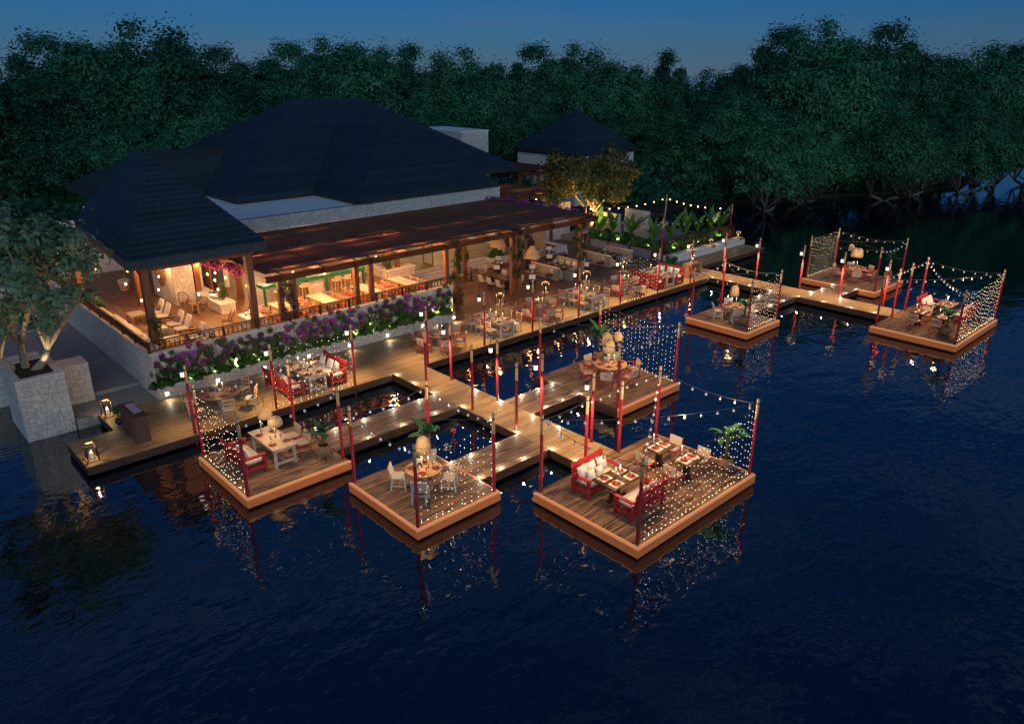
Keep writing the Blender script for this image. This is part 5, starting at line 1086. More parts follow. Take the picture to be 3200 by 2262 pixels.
DRT.put((35.84, 37.16, 0), 0, 'dark round bistro table under the woven pendant', 'bistro tables')
for dx in (-.2, .2): WPL.put((35.84 + dx, 37.16, .75), 0, 'white plate on the ' + where(dx, 0) + ' of the pendant bistro table', 'plates')
o = thing('tub_chair', 'orange leather tub chair under the woven pendant', 'chair', (36.6, 37.1, 0), R(90)); obj('shell', MB().lathe([(.05, .36), (.26, .42), (.30, .62), (.27, .62), (.2, .46), (0, .44)], 16), 'orangechair', o)
for a in range(4): obj('leg', MB().tube([(.22 * math.cos(a * 1.57 + .78), .22 * math.sin(a * 1.57 + .78), 0), (.1 * math.cos(a * 1.57 + .78), .1 * math.sin(a * 1.57 + .78), .38)], .012, 5), 'blackmetal', o)
o = thing('dining_table', 'long dark rectangular table with pale shell chairs', 'table', (31.12, 34.75, 0)); obj('table_top', MB().cb(0, 0, .735, .85, 2.2, .04), 'darktable', o)
for i in (-1, 1): obj('leg', MB().cb(0, i * .8, .36, .5, .06, .72), 'blackmetal', o)
for i, y in enumerate([33.75, 34.6, 35.4]):
    for s in (-1, 1): SHC.put((31.12 + s * .78, y, 0), R(90) * s, 'pale woven shell chair, ' + ('lake end', 'middle', 'shore end')[i] + ' of the ' + ('far' if s > 0 else 'desk') + ' side of the long dark table', 'shell chairs')
bo = thing('booth_sofa', 'high-backed wicker booth sofa', 'sofa'); obj('backrest', MB().cb(0, 0, .46, .16, 2.5, .82), 'boothweave', bo); obj('top_rail', MB().tube([(0, -1.27, .87), (0, 1.27, .87)], .06, 8), 'linen', bo); obj('seat', MB().blob(.42, 0, .40, .72, 2.4, .16, n=10, p=.25), 'linen', bo); obj('seat_base', MB().cb(.42, 0, .2, .66, 2.36, .22), 'boothweave', bo)
b = MB().add([(-.08, -1.25, .1), (.8, -1.25, .1), (.08, -1.25, .85), (-.08, -1.25, .85)], [(0, 1, 2, 3)]).add([(-.08, 1.25, .1), (.8, 1.25, .1), (.08, 1.25, .85), (-.08, 1.25, .85)], [(3, 2, 1, 0)]); obj('side_panel', b, 'boothweave', bo)
for i in (-1, 1):
    for x in (-.02, .7): obj('leg', MB().tube([(x, i * 1.18, 0), (x, i * 1.18, .12)], .015, 5), 'lightwood', bo)
BOO = Proto(bo)
for x, a, t in [(34.95, 0, 'nearer booth, host-desk side, beside the grey planter'), (37.45, 180, 'nearer booth, far side, with patterned pillows'), (40.1, 0, 'further booth, host-desk side'), (42.55, 180, 'further booth, far side, beneath the tiled wall')]: BOO.put((x, 34.45, 0), R(a), 'high-backed wicker booth sofa, ' + t, 'booth sofas')
for x, d in [(36.1, 'the nearer booth table'), (41.2, 'the further booth table')]:
    o = thing('booth_table', 'long dark table inside ' + d[4:-6], 'table', (x, 34.4, 0)); obj('table_top', MB().cb(0, 0, .735, .8, 2.2, .04), 'darktable', o); obj('pedestal', MB().cb(0, .7, .36, .1, .1, .7).cb(0, -.7, .36, .1, .1, .7), 'blackmetal', o)
    dress(x, 34.4, .757, [(s * .24, dy, 0) for dy in (-.8, -.1, .6) for s in (-1, 1)], d, white=True, candles=(), vase=True, glow_p=0)
for y, m in [(33.7, 'pillow'), (34.3, 'linen'), (34.9, 'greenpillow')]: pillow((37.0, y, .68), R(90), R(15), {'pillow': 'white', 'linen': 'beige', 'greenpillow': 'patterned green'}[m] + ' pillow on the far sofa of the nearer booth', m, .5, 'booth pillows')
o = thing('planter_pot', 'square grey planter between dining floor and deck', 'planter', (35.65, 33.0, 0)); obj('body', MB().add([(-.24, -.24, 0), (.24, -.24, 0), (.24, .24, 0), (-.24, .24, 0), (-.3, -.3, .62), (.3, -.3, .62), (.3, .3, .62), (-.3, .3, .62)], [(0, 3, 2, 1), (4, 5, 6, 7), (0, 1, 5, 4), (1, 2, 6, 5), (2, 3, 7, 6), (3, 0, 4, 7)]), 'greypot', o)
wv = thing('woven_pendant', 'big woven pendant', 'pendant lamp'); obj('lamp_shade', MB().lathe([(.52, 0), (.50, .1), (.40, .38), (.16, .66), (.03, .78)], 22), 'wicker', wv); b = MB()
for i in range(9): r = .51 - .045 * i; b.lathe([(r + .012, .03 + .085 * i), (r + .022, .045 + .085 * i), (r + .008, .06 + .085 * i)], 22)
obj('woven_ridge', b, 'rattan', wv); obj('cord', MB().tube([(0, 0, .78), (0, 0, 1.7)], .012, 4), 'cable', wv); obj('lamp_bulb', MB().lathe([(0, .1), (.05, .15), (0, .22)], 8), 'warmbulb', wv); WV = Proto(wv)
for x, y, z, t in [(32.6, 36.5, 2.15, 'partly behind the pergola beam'), (33.3, 34.0, 1.72, 'lower one over the dining floor')]: WV.put((x, y, z), 0, 'big woven bell-shaped pendant, ' + t, 'woven pendants'); lamp((x, y, z + .05), 8, (1, .68, .36), .08, 'pendant_light')
# ------------------------------------------------------------------ plants
def leaf_blade(L, w, droop, bend=0, n=7, fold=.25):
    """one large leaf with a midrib fold, base at the origin, growing along +y and up"""
    b = MB(); vs = []; 
    for i in range(n + 1):
        t = i / n; y = L * t * math.cos(droop * t * .9); z = L * (math.sin(.9) * t - droop * t * t * .75); hw = w * math.sin(math.pi * min(1, (.06 + t * .94)) ** .8) ** .75 / 2 if t < 1 else .004
        vs += [(-hw + bend * t * t, y, z + hw * fold), (bend * t * t, y, z), (hw + bend * t * t, y, z + hw * fold)]
    fs = []
    for i in range(n): a = 3 * i; fs += [(a, a + 1, a + 4, a + 3), (a + 1, a + 2, a + 5, a + 4)]
    return b.add(vs, fs, True)
BL = [leaf_blade(L, w, d, bd).mesh('leaf', M['banana']) for L, w, d, bd in [(.85, .27, .75, .05), (.75, .25, 1.05, -.08), (.95, .28, .5, .05), (.6, .22, 1.3, 0)]]
UP = [leaf_blade(L, w, d, bd, fold=.15).mesh('leaf', M['canna']) for L, w, d, bd in [(1.0, .26, .15, .05), (.85, .24, .35, -.06), (.7, .22, .6, .03)]]
def banana(label, x, y, z, nleaf=9, h=.55, sc=1, seed=0, pot='stand', cat='potted plant', group='potted banana plants'):
    g = random.Random(seed); o = thing('potted_banana_plant', label, cat, (x, y, z), g.uniform(0, 6), group)
    zb = 0
    if pot == 'stand':
        b = MB()
        for i in range(4): a = i * math.pi / 2 + .4; b.tube([(.27 * math.cos(a), .27 * math.sin(a), 0), (.27 * math.cos(a), .27 * math.sin(a), .32)], .016, 5)
        b.tube([(.27 * math.cos(.4 + k), .27 * math.sin(.4 + k), .14) for k in [i * math.pi / 6 for i in range(13)]], .01, 4); obj('pot_stand', b, 'blackmetal', o)
        obj('basket', MB().lathe([(.14, .12), (.25, .22), (.28, .36), (.24, .50), (.19, .58), (.17, .57), (.20, .48)], 18), 'basket', o); obj('soil', MB().lathe([(.19, .53), (0, .54)], 14), 'soil', o); zb = .52
    elif pot == 'bowl': obj('bowl', MB().lathe([(.1, 0), (.17, .1), (.16, .24), (.13, .24), (.12, .18), (0, .18)], 14), 'blackmetal', o); zb = .18
    obj('stem', MB().tube([(0, 0, zb), (.02, .01, zb + h * .6), (.03, 0, zb + h)], [.05, .042, .03], 8), 'stem', o)
    for i in range(nleaf):
        k = _link(bpy.data.objects.new('leaf', BL[g.randrange(4)]), o); t = i / nleaf
        k.location = (.02, 0, zb + h * (.72 + .28 * t)); k.rotation_euler = (g.uniform(-.35, .05) + .55 * t, g.uniform(-.2, .2), i * 2.399 + g.uniform(-.2, .2)); s = (1.05 - .25 * t) * sc; k.scale = (s, s, s)
    return o
banana('banana plant in a basket on the raft with the single red bench', 11.35, 22.05, 0, 10, .55, .95, 1)
banana('banana plant in a basket at the shore-side corner of the near raft with white chairs', 14.0, 19.4, 0, 11, .7, 1.0, 2)
banana('tall banana plant in a basket at the far lake corner of the big near raft', 21.0, 11.85, 0, 12, 1.0, 1.05, 3)
banana('banana plant in a basket at the far shore corner of the middle raft', 25.75, 21.75, 0, 11, 1.05, 1.0, 4)
banana('banana plant in a basket on the distant raft with white chairs', 35.62, 20.0, 0, 10, .8, 1.0, 5)
banana('banana plant in a basket on the far raft with the dense curtain', 51.2, 18.75, 0, 11, 1.05, 1.05, 6)
banana('banana plant in a basket at the camera-side corner of the far big raft', 41.75, 11.95, 0, 12, .75, 1.1, 7)
banana('small dark palm in a black bowl beside the host desk', 6.95, 30.05, 0, 9, .35, .7, 8, 'bowl')
def broad(label, x, y, z, n, sc, seed, group):
    g = random.Random(seed); o = thing('broad_leaf_plant', label, 'plant', (x, y, z), g.uniform(0, 6), group)
    obj('stem', MB().tube([(0, 0, 0), (0, 0, .3)], .03, 6), 'stem', o)
    for i in range(n): k = _link(bpy.data.objects.new('leaf', UP[g.randrange(3)]), o); k.location = (g.uniform(-.06, .06), g.uniform(-.06, .06), g.uniform(.1, .5) * sc); k.rotation_euler = (g.uniform(.1, .62), g.uniform(-.15, .15), i * 2.4 + g.uniform(-.3, .3)); s = sc * g.uniform(.75, 1.1); k.scale = (s, s, s)
    return o
# planter: bougainvillea shrubs with green undergrowth and broad-leaf plants between them
def clump_pts(g, n, centers, rad, flat=.8):
    c = centers[g.integers(0, len(centers), n)]; v = g.normal(0, 1, (n, 3)); v /= np.linalg.norm(v, axis=1)[:, None]
    r = rad * g.uniform(.35, 1, n)[:, None] ** .6; return c + v * r * [1, 1, flat], v
def shrub_proto(name, label, cat, seed, w, d, h, nl, nf, leafm, flowerm, ls=.085, fs=.06, nc=16, rad=.20):
    g = np.random.default_rng(seed); o = thing(name, label, cat); cen = np.stack([g.uniform(-w, w, nc), g.uniform(-d, d, nc), g.uniform(.08, h, nc) * g.uniform(.45, 1, nc)], 1)
    p, v = clump_pts(g, nl, cen, rad); p[:, 2] = np.maximum(p[:, 2], .02); _link(bpy.data.objects.new('foliage', leafmesh('foliage', leaves(p, v + [0, -.2, .5], ls, .5, seed), leafm)), o)
    if nf:
        top = cen[np.argsort(cen[:, 2])[nc // 4:]][::2] + [0, -.05, .06]; p, v = clump_pts(g, nf, top, rad * .95); _link(bpy.data.objects.new('blossom', leafmesh('blossom', leaves(p, v + [0, -.3, .4], fs, .85, seed + 50, .3, .9), flowerm)), o)
    b = MB()
    for i in range(5): c = cen[i]; b.tube([(c[0] * .3, c[1] * .3, 0), (c[0] * .7, c[1] * .7, c[2] * .6), tuple(c)], [.02, .015, .006], 5)
    obj('stem', b, 'bark', o); return Proto(o)
BG = [shrub_proto('bougainvillea_shrub', 'purple bougainvillea', 'shrub', 20 + i, .60, .15, 1.35, 2400, 1000, 'leaf_shrub', 'purple', .085, .06, 34, .15) for i in range(3)]
UG = [shrub_proto('fern_clump', 'bright green fern', 'plant', 30 + i, .42, .12, .32, 900, 0, 'leaf_shrub', 'purple', .16) for i in range(2)]
NB = 14; names = ['first', 'second', 'third', 'fourth', 'fifth', 'sixth', 'seventh', 'eighth', 'ninth', 'tenth', 'eleventh', 'twelfth', 'thirteenth', 'fourteenth', 'fifteenth', 'sixteenth']
for i in range(NB):
    x = 9.5 + i * 1.13; BG[i % 3].put((x, 31.5, .62 + rnd.uniform(0, .12)), rnd.choice([0, math.pi]) + rnd.uniform(-.15, .15), names[i] + ' purple bougainvillea shrub in the stone planter counting from the path', 'bougainvillea in the planter', (1, 1, rnd.uniform(.85, 1.2)))
for i in range(13):
    x = 9.15 + i * 1.24; UG[i % 2].put((x, 31.44, .50), rnd.uniform(-.3, .3), names[i] + ' bright green fern clump at the planter edge counting from the path', 'ferns in the planter', rnd.uniform(.85, 1.2))
for i, x in enumerate([10.35, 12.3, 14.1, 17.55, 19.3, 21.3, 23.6]): broad(ORD[i] + ' broad-leaf plant standing among the purple flowers counting from the path', x, 31.45, .55, 6, .85, 60 + i, 'broad-leaf plants in the planter')
for i in range(16): lamp((9.3 + i * 1.02, 31.33, .585), 34, (1, .86, .50), .03, 'planter_spot_light', spot=120, aim=(.0, .22, 1), blend=.9)
# vines on columns
def vine(label, x, y, z0, z1, r, n, seed, flower=None):
    g = np.random.default_rng(seed); o = thing('climbing_vine', label, 'vine', (x, y, 0), 0, 'vines on the columns')
    k = g.integers(0, 26, n); cz = g.uniform(z0, z1, 26); ca = g.uniform(0, 6.28, 26); v = g.normal(0, 1, (n, 3)); v /= np.linalg.norm(v, axis=1)[:, None]
    cr = r * g.uniform(.5, 1.1, 26); p = np.stack([np.cos(ca[k]) * cr[k], np.sin(ca[k]) * cr[k], cz[k]], 1) + v * g.uniform(.02, .22, (n, 1)) * [1, 1, 1.5]
    _link(bpy.data.objects.new('foliage', leafmesh('foliage', leaves(p, v + [0, 0, .3], .10, .55, seed), 'leaf_vine')), o)
    obj('vine_stem', MB().tube([(r * .6 * math.cos(t * 1.1), r * .6 * math.sin(t * 1.1), z0 + (z1 - z0) * t / 12) for t in range(13)], .015, 5), 'bark', o)
    if flower: j = g.integers(0, n, n // 6); _link(bpy.data.objects.new('blossom', leafmesh('blossom', leaves(p[j] * [1.1, 1.1, 1], v[j], .07, .8, seed + 5), flower)), o)
for a in [('leafy vine on the front pavilion post beside the sofa', 9.65, 33.0, 1.1, 3.0, .3, 1500, 1), ('leafy vine with violet blooms on the paired columns beside the pavilion', 15.85, 32.95, 1.1, 3.5, .42, 2600, 2, 'purple'),
          ('leafy vine on the last bar column above the planter end', 26.2, 32.9, .2, 3.5, .34, 2400, 3), ('dense leafy vine on the tall paired columns of the dining floor', 30.85, 32.95, .9, 3.6, .42, 2800, 4),
          ('leafy vine on the rear paired columns by the hall steps', 30.85, 38.2, .9, 3.5, .42, 2200, 5), ('yellowish leafy vine on the pergola corner column', 36.7, 33.0, .9, 3.6, .42, 2600, 6), ('leafy vine on the rear column by the pool kerb', 36.9, 38.2, 1.0, 3.5, .34, 1500, 7),
          ('trailing plant on the column of the low bar wall', 25.2, 38.3, 1.7, 2.6, .32, 700, 8), ('leafy vine on the red-lit pergola corner', 43.7, 42.5, 1.5, 3.9, .4, 1500, 9)]: vine(*a)
def garland(label, p, q, n, m, seed, rad=.3):
    g = np.random.default_rng(seed); o = thing('flower_garland', label, 'garland', (0, 0, 0), 0, 'hanging bougainvillea'); t = g.uniform(0, 1, 30); c = np.array(p)[None] + (np.array(q) - np.array(p))[None] * t[:, None] + g.normal(0, rad * .45, (30, 3))
    a, v = clump_pts(g, n, c, rad * .8); _link(bpy.data.objects.new('blossom', leafmesh('blossom', leaves(a, v, .10, .85, seed, .3, .9), m)), o)
    a, v = clump_pts(g, n // 2, c, rad * .8); _link(bpy.data.objects.new('foliage', leafmesh('foliage', leaves(a, v, .10, .5, seed + 1), 'leaf_vine')), o); obj('vine_stem', MB().tube([p, ((p[0] + q[0]) / 2, (p[1] + q[1]) / 2, (p[2] + q[2]) / 2 + .1), q], .02, 5), 'bark', o)
garland('pink bougainvillea hanging between pavilion and bar', (13.75, 38.4, 4.2), (14.8, 35.4, 3.75), 1700, 'pink', 1); garland('pink bougainvillea under the rear eave of the pavilion', (10.2, 43.4, 4.6), (11.6, 43.6, 4.4), 900, 'pink', 2)
garland('violet bougainvillea on the top edge of the long pergola', (36.9, 42.6, 4.15), (38.3, 34.6, 4.1), 1400, 'purple', 3, .22)
sb = shrub_proto('potted_shrub', 'airy potted shrub on the long stone counter', 'shrub', 40, .16, .16, 1.5, 1300, 0, 'leaf_vine', 'purple', .07); sb.put((15.05, 38.75, 1.56), 0)
sb2 = shrub_proto('shrub', 'dark green shrub', 'shrub', 41, .4, .4, .7, 1500, 0, 'leaf_palm', 'purple', .16); sb2.put((35.4, 40.0, .35), 0, 'dark green shrub inside the pale kerb by the hall steps'); sb2.put((44.35, 31.0, 0), 1, 'round dark shrub beside the red bench at the deck end', None, .8)
sb3 = shrub_proto('shrub', 'shrub', 'shrub', 42, .5, .3, 1.3, 1700, 0, 'leaf_near', 'purple', .14); sb3.put((9.6, 42.2, ZF), 0, 'leafy shrub at the rear end of the long sofa'); sb3.put((7.3, 45.8, .1), 2, 'leafy shrub by the paved path below the terrace')
# hedge of palms and broad leaves round the court
HG = [shrub_proto('hedge_palm', 'dense green palm clump', 'plant', 44 + i, .40, .36, 1.15, 1900, 0, 'leaf_palm', 'purple', .26, .06, 22, .2) for i in range(2)]
for i in range(7): HG[i % 2].put((45.25 + rnd.uniform(-.1, .15), 33.2 + i * .95, .35), rnd.uniform(0, 6), names[i] + ' dense palm clump above the tiled wall counting from the lake', 'hedge above the tiled wall', rnd.uniform(.9, 1.15))
for i in range(10): HG[i % 2].put((45.9 + i * .86, 32.75 + rnd.uniform(-.1, .15), .35), rnd.uniform(0, 6), names[i] + ' dense palm clump behind the red railing counting from the tiled wall', 'hedge behind the railing', rnd.uniform(.9, 1.15))
for i, y in enumerate([33.6, 35.6, 37.4, 38.7]): broad(ORD[i] + ' tall lit broad-leaf plant above the tiled wall counting from the lake', 45.3, y, 1.0, 9, 1.6, 80 + i, 'broad-leaf plants of the hedge')
for i, x in enumerate([46.6, 48.4, 50.0, 51.9, 53.2]): broad(ORD[i] + ' tall lit broad-leaf plant behind the red railing counting from the tiled wall', x, 32.85, 1.0, 9, 1.55, 90 + i, 'broad-leaf plants of the hedge')
for x, y, d in [(44.98, 33.6, 0), (44.98, 35.1, 0), (44.98, 36.6, 0), (44.98, 38.2, 0), (46.4, 32.36, 1), (47.9, 32.36, 1), (49.4, 32.36, 1), (50.9, 32.36, 1), (52.4, 32.36, 1), (53.6, 32.36, 1)]:
    lamp((x, y, .75 if d == 0 else .6), 26, (1, .88, .52), .04, 'hedge_spot_light', spot=140, aim=(.35, 0, 1) if d == 0 else (0, .35, 1), blend=.9)

# ------------------------------------------------------------------ trees: tapered trunk, limbs, crown of single leaves in clumps
def tree_proto(name, label, seed, h, spread, crown0, nlimb, nclump, nleaf, ls, leafm, barkm, trunk_r, stems=1, shell=.75, cr=.17, leafw=.5, lean=.15, flat=.85):
    """h total height, crown0 height where the crown starts, spread crown radius"""
    rg = random.Random(seed); g = np.random.default_rng(seed); o = thing(name, label, 'tree'); b = MB(); ends = []
    for s in range(stems):
        a0 = s * 2 * math.pi / stems + rg.uniform(-.3, .3); off = (trunk_r * 1.2 * math.cos(a0), trunk_r * 1.2 * math.sin(a0)) if stems > 1 else (0, 0); ln = lean * (1.6 if stems > 1 else 1)
        top = (off[0] + ln * h * math.cos(a0) * .6, off[1] + ln * h * math.sin(a0) * .6, crown0 * 1.05); mid = (off[0] + (top[0] - off[0]) * .4 + rg.uniform(-.03, .03) * h, off[1] + (top[1] - off[1]) * .4 + rg.uniform(-.03, .03) * h, crown0 * .5)
        b.tube([(off[0], off[1], -.8), (off[0], off[1], 0), mid, top], [trunk_r * 1.5, trunk_r * 1.15, trunk_r * .85, trunk_r * .7], 9)
        for i in range(nlimb):
            a = a0 + (i - nlimb / 2) * 6.28 / nlimb / (1 if stems == 1 else 1.4) + rg.uniform(-.3, .3); up = rg.uniform(.25, 1); rr = spread * math.sqrt(max(0, 1 - up * up * .8)) * rg.uniform(.55, .85); ez = crown0 + (h - crown0) * up * .85
            e = (top[0] + rr * math.cos(a), top[1] + rr * math.sin(a), ez); m1 = tuple(top[k] + (e[k] - top[k]) * .45 + (rg.uniform(-.06, .06) * h if k < 2 else .06 * h) for k in range(3))
            b.tube([top, m1, e], [trunk_r * .55, trunk_r * .34, trunk_r * .10], 6); ends.append(e) if ((e[0] / spread) ** 2 + (e[1] / spread) ** 2 + ((e[2] - (h + crown0) / 2) / ((h - crown0) / 2)) ** 2) < .8 else None
            for j in range(2): f = tuple(m1[k] + (rg.uniform(-.28, .28) * spread if k < 2 else rg.uniform(.05, .3) * (h - crown0)) for k in range(3)); f = f if f[2] < crown0 + (h - crown0) * .8 else (f[0], f[1], crown0 + (h - crown0) * .8); b.tube([m1, f], [trunk_r * .28, trunk_r * .07], 5); ends.append(f) if ((f[0] / spread) ** 2 + (f[1] / spread) ** 2 + ((f[2] - (h + crown0) / 2) / ((h - crown0) / 2)) ** 2) < .8 else None
    obj('trunk', b, barkm, o)
    cz = (h + crown0) / 2; hz = (h - crown0) / 2; v = g.normal(0, 1, (nclump, 3)); v /= np.linalg.norm(v, axis=1)[:, None]; v[:, 2] = np.where(v[:, 2] < -.55, -v[:, 2] * .6, v[:, 2])
    rad = g.uniform(shell, .96, nclump)[:, None] * (1 + .09 * np.sin(v[:, :1] * 5 + seed) + .08 * np.cos(v[:, 1:2] * 6 + seed)); c = v * rad * [spread, spread, hz] + [0, 0, cz]
    c = np.concatenate([c, np.array(ends)]); n = nleaf; k = g.integers(0, len(c), n); R_ = spread * cr * g.uniform(.6, 1.25, len(c)); d = g.normal(0, 1, (n, 3)); d /= np.linalg.norm(d, axis=1)[:, None]
    gv = g.normal(0, 1, (n, 3)); p = c[k] + gv * .46 * R_[k][:, None] * [1.15, 1.15, flat * 1.1]; d = gv / (np.linalg.norm(gv, axis=1)[:, None] + 1e-6); out = (p - [0, 0, cz * .9]); out /= np.linalg.norm(out, axis=1)[:, None] + 1e-6
    _link(bpy.data.objects.new('crown', leafmesh('crown', leaves(p, out * .35 + d * 1.1 + [0, 0, .45], ls, leafw, seed, .15, .32), leafm)), o); return Proto(o)
# near tree in the stone planter, court tree
NT = tree_proto('fig_tree', 'fig tree', 5, 7.1, 3.4, .9, 6, 38, 9000, .29, 'leaf_near', 'bark', .17, 3, .5, .155, .5, .10)
NT.put((4.75, 33.0, 1.85), R(200), 'big leafy fig tree growing from the tall stone planter at the water')
CTR = tree_proto('court_tree', 'court tree', 9, 7.0, 4.1, 2.2, 5, 70, 12000, .36, 'leaf_court', 'bark', .2, 2, .6, .17, .55, .14); CTR.put((46.9, 41.4, 0), R(60), 'spreading court tree with warmly lit yellow-green crown')
for x, y, z, p in [(4.6, 32.2, 2.15, 16), (5.3, 32.3, 2.15, 16)]: lamp((x, y, z), p, (1, .80, .48), .04, 'tree_spot_light', spot=100, aim=(0, .25, 1), blend=.8)
for x, y, z, p in [(46.0, 39.6, .6, 260), (48.3, 40.2, .6, 260), (47, 40.9, 2.2, 120), (45.2, 41, 2.2, 90)]: lamp((x, y, z), p, (1, .60, .20), .05, 'tree_spot_light', spot=125, aim=(0, .15, 1), blend=.8)
# forest
FP = [tree_proto('forest_tree', 'forest tree', 100 + i, 15.5, w, 2.2, 6, nc, 30000, .42, ['leaf_forest', 'leaf_forest2', 'leaf_forest'][i], 'darkbark', .32, 1, sh_, .25, .45) for i, (w, nc, sh_) in enumerate([(5.2, 74, .5), (4.6, 56, .45), (6.2, 100, .55)])]
MG = [tree_proto('shore_tree', 'shore tree', 120 + i, 8.6, w,   .55, 5, 62, 22000, .36, 'leaf_mangrove', 'darkbark', .2, 3, .55, .24, .5, .16, .7) for i, w in enumerate([5.6, 4.8])]
cyaw, syaw = math.cos(.74779), math.sin(.74779)
def pix(px, dist, top=None):      # place from the measured photo column and a ground distance along the view; height from the measured treetop
    s = (px - 1600) / 2362.8; hd = dist; x = hd * (syaw + s * cyaw / math.cos(.36791) * 1.0); y = hd * (cyaw - s * syaw / math.cos(.36791))
    h = 12.91 + .45 + (220 - (top or 220)) / 2362.8 * hd * 1.07 if top else None; return x, y, h
SKY = [(-60, 120, 62, 0), (60, 78, 60, 1), (185, 185, 66, 2), (330, 118, 74, 1), (455, 84, 72, 0), (615, 72, 74, 2), (700, 140, 78, 1), (800, 152, 88, 1), (900, 146, 92, 0), (1000, 142, 90, 1), (1100, 122, 92, 2), (1198, 102, 90, 0), (1320, 148, 96, 1), (1450, 146, 96, 2), (1555, 165, 98, 0), (1655, 148, 98, 1), (1780, 138, 100, 2), (1900, 160, 98, 0),
       (2025, 165, 100, 1), (2150, 205, 98, 2), (2255, 155, 96, 0), (2335, 104, 92, 1), (2415, 74, 88, 2), (2500, 84, 90, 0), (2610, 94, 92, 1), (2700, 125, 98, 0), (2800, 182, 106, 1), (2905, 136, 100, 2), (2990, 106, 102, 0), (3085, 84, 104, 1), (3150, 100, 106, 2), (3240, 150, 112, 0)]
zone = lambda px: 'behind the fig tree' if px < 250 else 'behind the lounge pavilion roof' if px < 700 else 'behind the main roof' if px < 1350 else 'behind the tower and square hut' if px < 1950 else 'beyond the hedge court' if px < 2650 else 'above the open lake water'
CNT = {}
def nth(kind, z):
    CNT[(kind, z)] = n_ = CNT.get((kind, z), 0) + 1
    return kind + ', ' + ORD[n_ - 1] + ' from left of its kind ' + z
for i, (px, top, d, k) in enumerate(SKY):
    x, y, h = pix(px, d, top); s = h / 16.7
    FP[k].put((x, y, -.4), rnd.uniform(0, 6), nth(['tall broken-topped forest tree', 'slender airy forest tree', 'broad dense forest tree'][k], zone(px)), 'forest trees ' + zone(px), (s * rnd.uniform(.9, 1.05), s * rnd.uniform(.9, 1.05), s))
for i in range(34):     # second rank, lower and nearer, filling below the skyline
    px = -80 + i * 101 + rnd.uniform(-30, 30); d = (66 if px < 500 else 66 + (px - 500) * .012 if px < 1300 else 76 + (px - 1300) * .009) * rnd.uniform(.96, 1.05)
    if 1230 < px < 2060: d += 14
    x, y, _ = pix(px, d); s = rnd.uniform(.60, .76); k = i % 3
    FP[k].put((x, y, -.4), rnd.uniform(0, 6), nth(['uneven front-rank tree', 'slender front-rank tree', 'broad front-rank tree'][k], zone(px)), 'front rank of forest ' + zone(px), (s * 1.15, s * 1.15, s))
for i in range(20):     # understorey closing the gaps at the ground
    px = -100 + i * 120 + rnd.uniform(-30, 30); d = (64 if px < 420 else 76 if px < 1200 else 88 if px < 2000 else 74) * rnd.uniform(.96, 1.05) + max(0, px - 900) * .012; x, y, _ = pix(px, d)
    MG[i % 2].put((x, y, -.3), rnd.uniform(0, 6), nth(('wide' if i % 2 == 0 else 'narrow') + ' low bushy tree', zone(px)), 'low trees at the forest foot ' + zone(px), rnd.uniform(.5, .62))
# dense undergrowth closing the forest floor behind the shoreline
g = np.random.default_rng(77); pl = np.array([(6, 62), (12, 66), (30, 75), (52, 70), (60, 55), (66, 49), (73, 46), (81, 43), (91, 38.5), (104, 34.5)], float); sg = g.integers(0, len(pl) - 1, 26000); tt_ = g.uniform(0, 1, 26000)
p = np.zeros((26000, 3)); p[:, :2] = pl[sg] + (pl[sg + 1] - pl[sg]) * tt_[:, None] + g.normal(0, .9, (26000, 2)); hh_ = 3.2 + 1.3 * np.sin(sg * 2.1 + tt_ * 9) ; p[:, 2] = -.4 + g.uniform(0, 1, 26000) * hh_
nn = g.normal(0, 1, (26000, 3)) + [-.5, -.5, .4]; nn /= np.linalg.norm(nn, axis=1)[:, None]
o = bpy.data.objects.new('undergrowth', leafmesh('undergrowth', leaves(p, nn, .62, .5, 8), 'leaf_forest2')); COL.objects.link(o); tag(o, 'dense dark undergrowth along the forest edge and shoreline', 'undergrowth', kind='stuff')
for x, y, s, k, t in [(71.8, 49.2, .95, 0, 'behind the hedge court string lights'), (71.0, 39.0, .90, 1, 'standing in the water beyond the hedge railing'), (78.6, 39.0, .95, 0, 'second in the water beyond the hedge railing'), (86.9, 33.8, 1.02, 0, 'with bright rounded crown, in the middle of the far shore'), (92.5, 33.2, .9, 1, 'behind the bright rounded one on the far shore'), (98.6, 29.8, .95, 1, 'with pale trunks towards the open lake'),
                      (105.1, 29.2, 1.0, 0, 'second last before the open lake'), (111, 26.5, 1.0, 1, 'last one out in the open lake')]: MG[k].put((x, y, -.45), rnd.uniform(0, 6), 'low shore tree ' + t, 'shore trees standing in the lake', s)

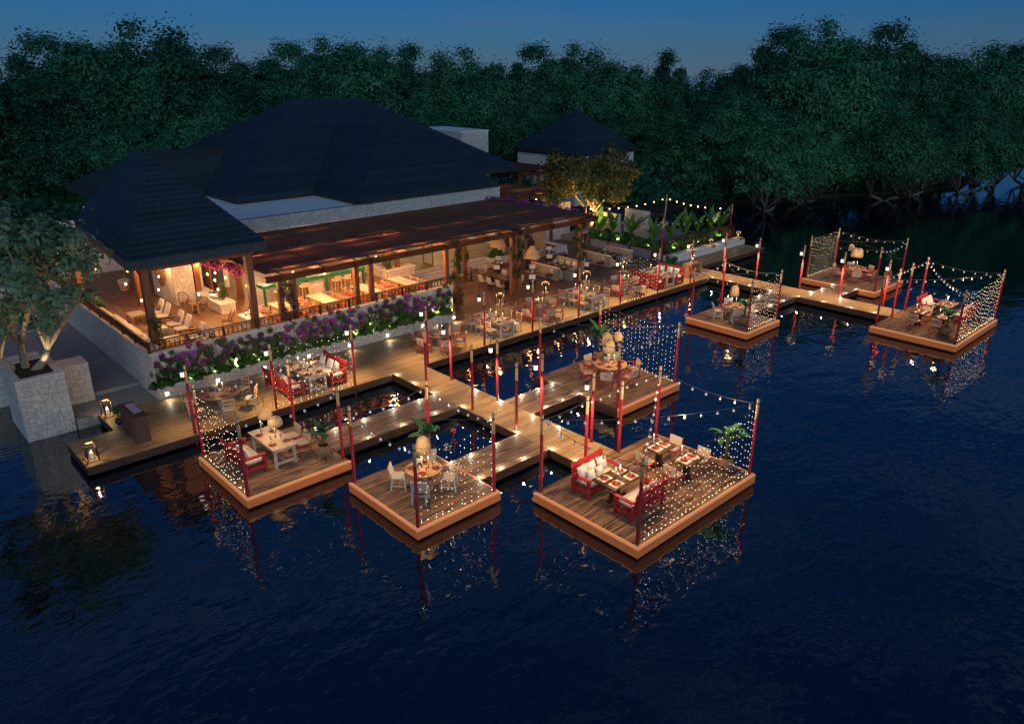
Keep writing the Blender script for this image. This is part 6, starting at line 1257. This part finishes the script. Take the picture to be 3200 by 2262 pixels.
# ------------------------------------------------------------------ warm bulbs inside pavilion, bar and hall
wb = thing('hanging_bulb', 'bare glowing bulb', 'bulb'); obj('bulb', MB().lathe([(0, -.06), (.035, -.04), (.045, 0), (.03, .035), (.012, .05)], 10), 'warmbulb', wb); obj('cord', MB().tube([(0, 0, .05), (0, 0, .9)], .006, 4), 'cable', wb); WB = Proto(wb)
STAR = [(14.86, 41.0, 3.2), (14.6, 38.2, 3.2), (14.04, 37.8, 3.3), (14.75, 37.3, 3.1), (14.0, 36.8, 3.2), (14.7, 34.7, 3.2), (13.4, 35.0, 3.2), (12.4, 34.8, 3.2), (11.2, 36.5, 3.3), (10.4, 38.6, 3.3), (12.2, 39.4, 3.2), (11.3, 41.2, 3.3), (12.9, 41.6, 3.2), (10.2, 42.8, 3.3), (10.0, 35.2, 3.3)]
for i, (x, y, z) in enumerate(sorted(STAR, key=lambda q: q[1])):
    WB.put((x, y, z), 0, ORD[i] + ' bare glowing bulb in the lounge pavilion counting back from the front railing', 'glowing bulbs in the pavilion')
    lamp((x, y, z - .12), 15, (1, .52, .20), .05, 'bulb_light')
for i, (x, y) in enumerate([(17.4, 35.2), (19.8, 36.6), (22.4, 35.2), (24.2, 37.2), (18.2, 40.2), (22, 40.5)]):
    WB.put((x, y, 3.3), 0, ORD[i] + ' bare glowing bulb under the bar pergola from the pavilion', 'glowing bulbs over the bar'); lamp((x, y, 3.15), 36, (1, .52, .20), .06, 'bulb_light')
for i, (x, y, p) in enumerate([(28, 44.5, 60), (33.5, 44.5, 60), (29.5, 49.6, 40), (35.5, 49.6, 40), (20.5, 47, 90)]):
    WB.put((x, y, 3.4), 0, ORD[i] + ' bare glowing bulb inside the dining hall', 'glowing bulbs in the hall'); lamp((x, y, 3.25), p, (1, .66, .33), .06, 'bulb_light')
for i, (x, y, z, p) in enumerate([(41, 46, 3.3, 45), (43, 43.5, 3.3, 20), (4.6, 49.5, 3.4, 10), (7.6, 48.0, 3.2, 12)]):
    WB.put((x, y, z), 0, ['bare glowing bulb inside the small red-lit pergola', 'bare glowing bulb at the corner of the small red-lit pergola', 'bare glowing bulb behind the fig tree', 'bare glowing bulb by the rear pergola'][i], 'glowing bulbs in the rear pergolas'); lamp((x, y, z - .15), p, (1, .50, .22), .06, 'bulb_light')
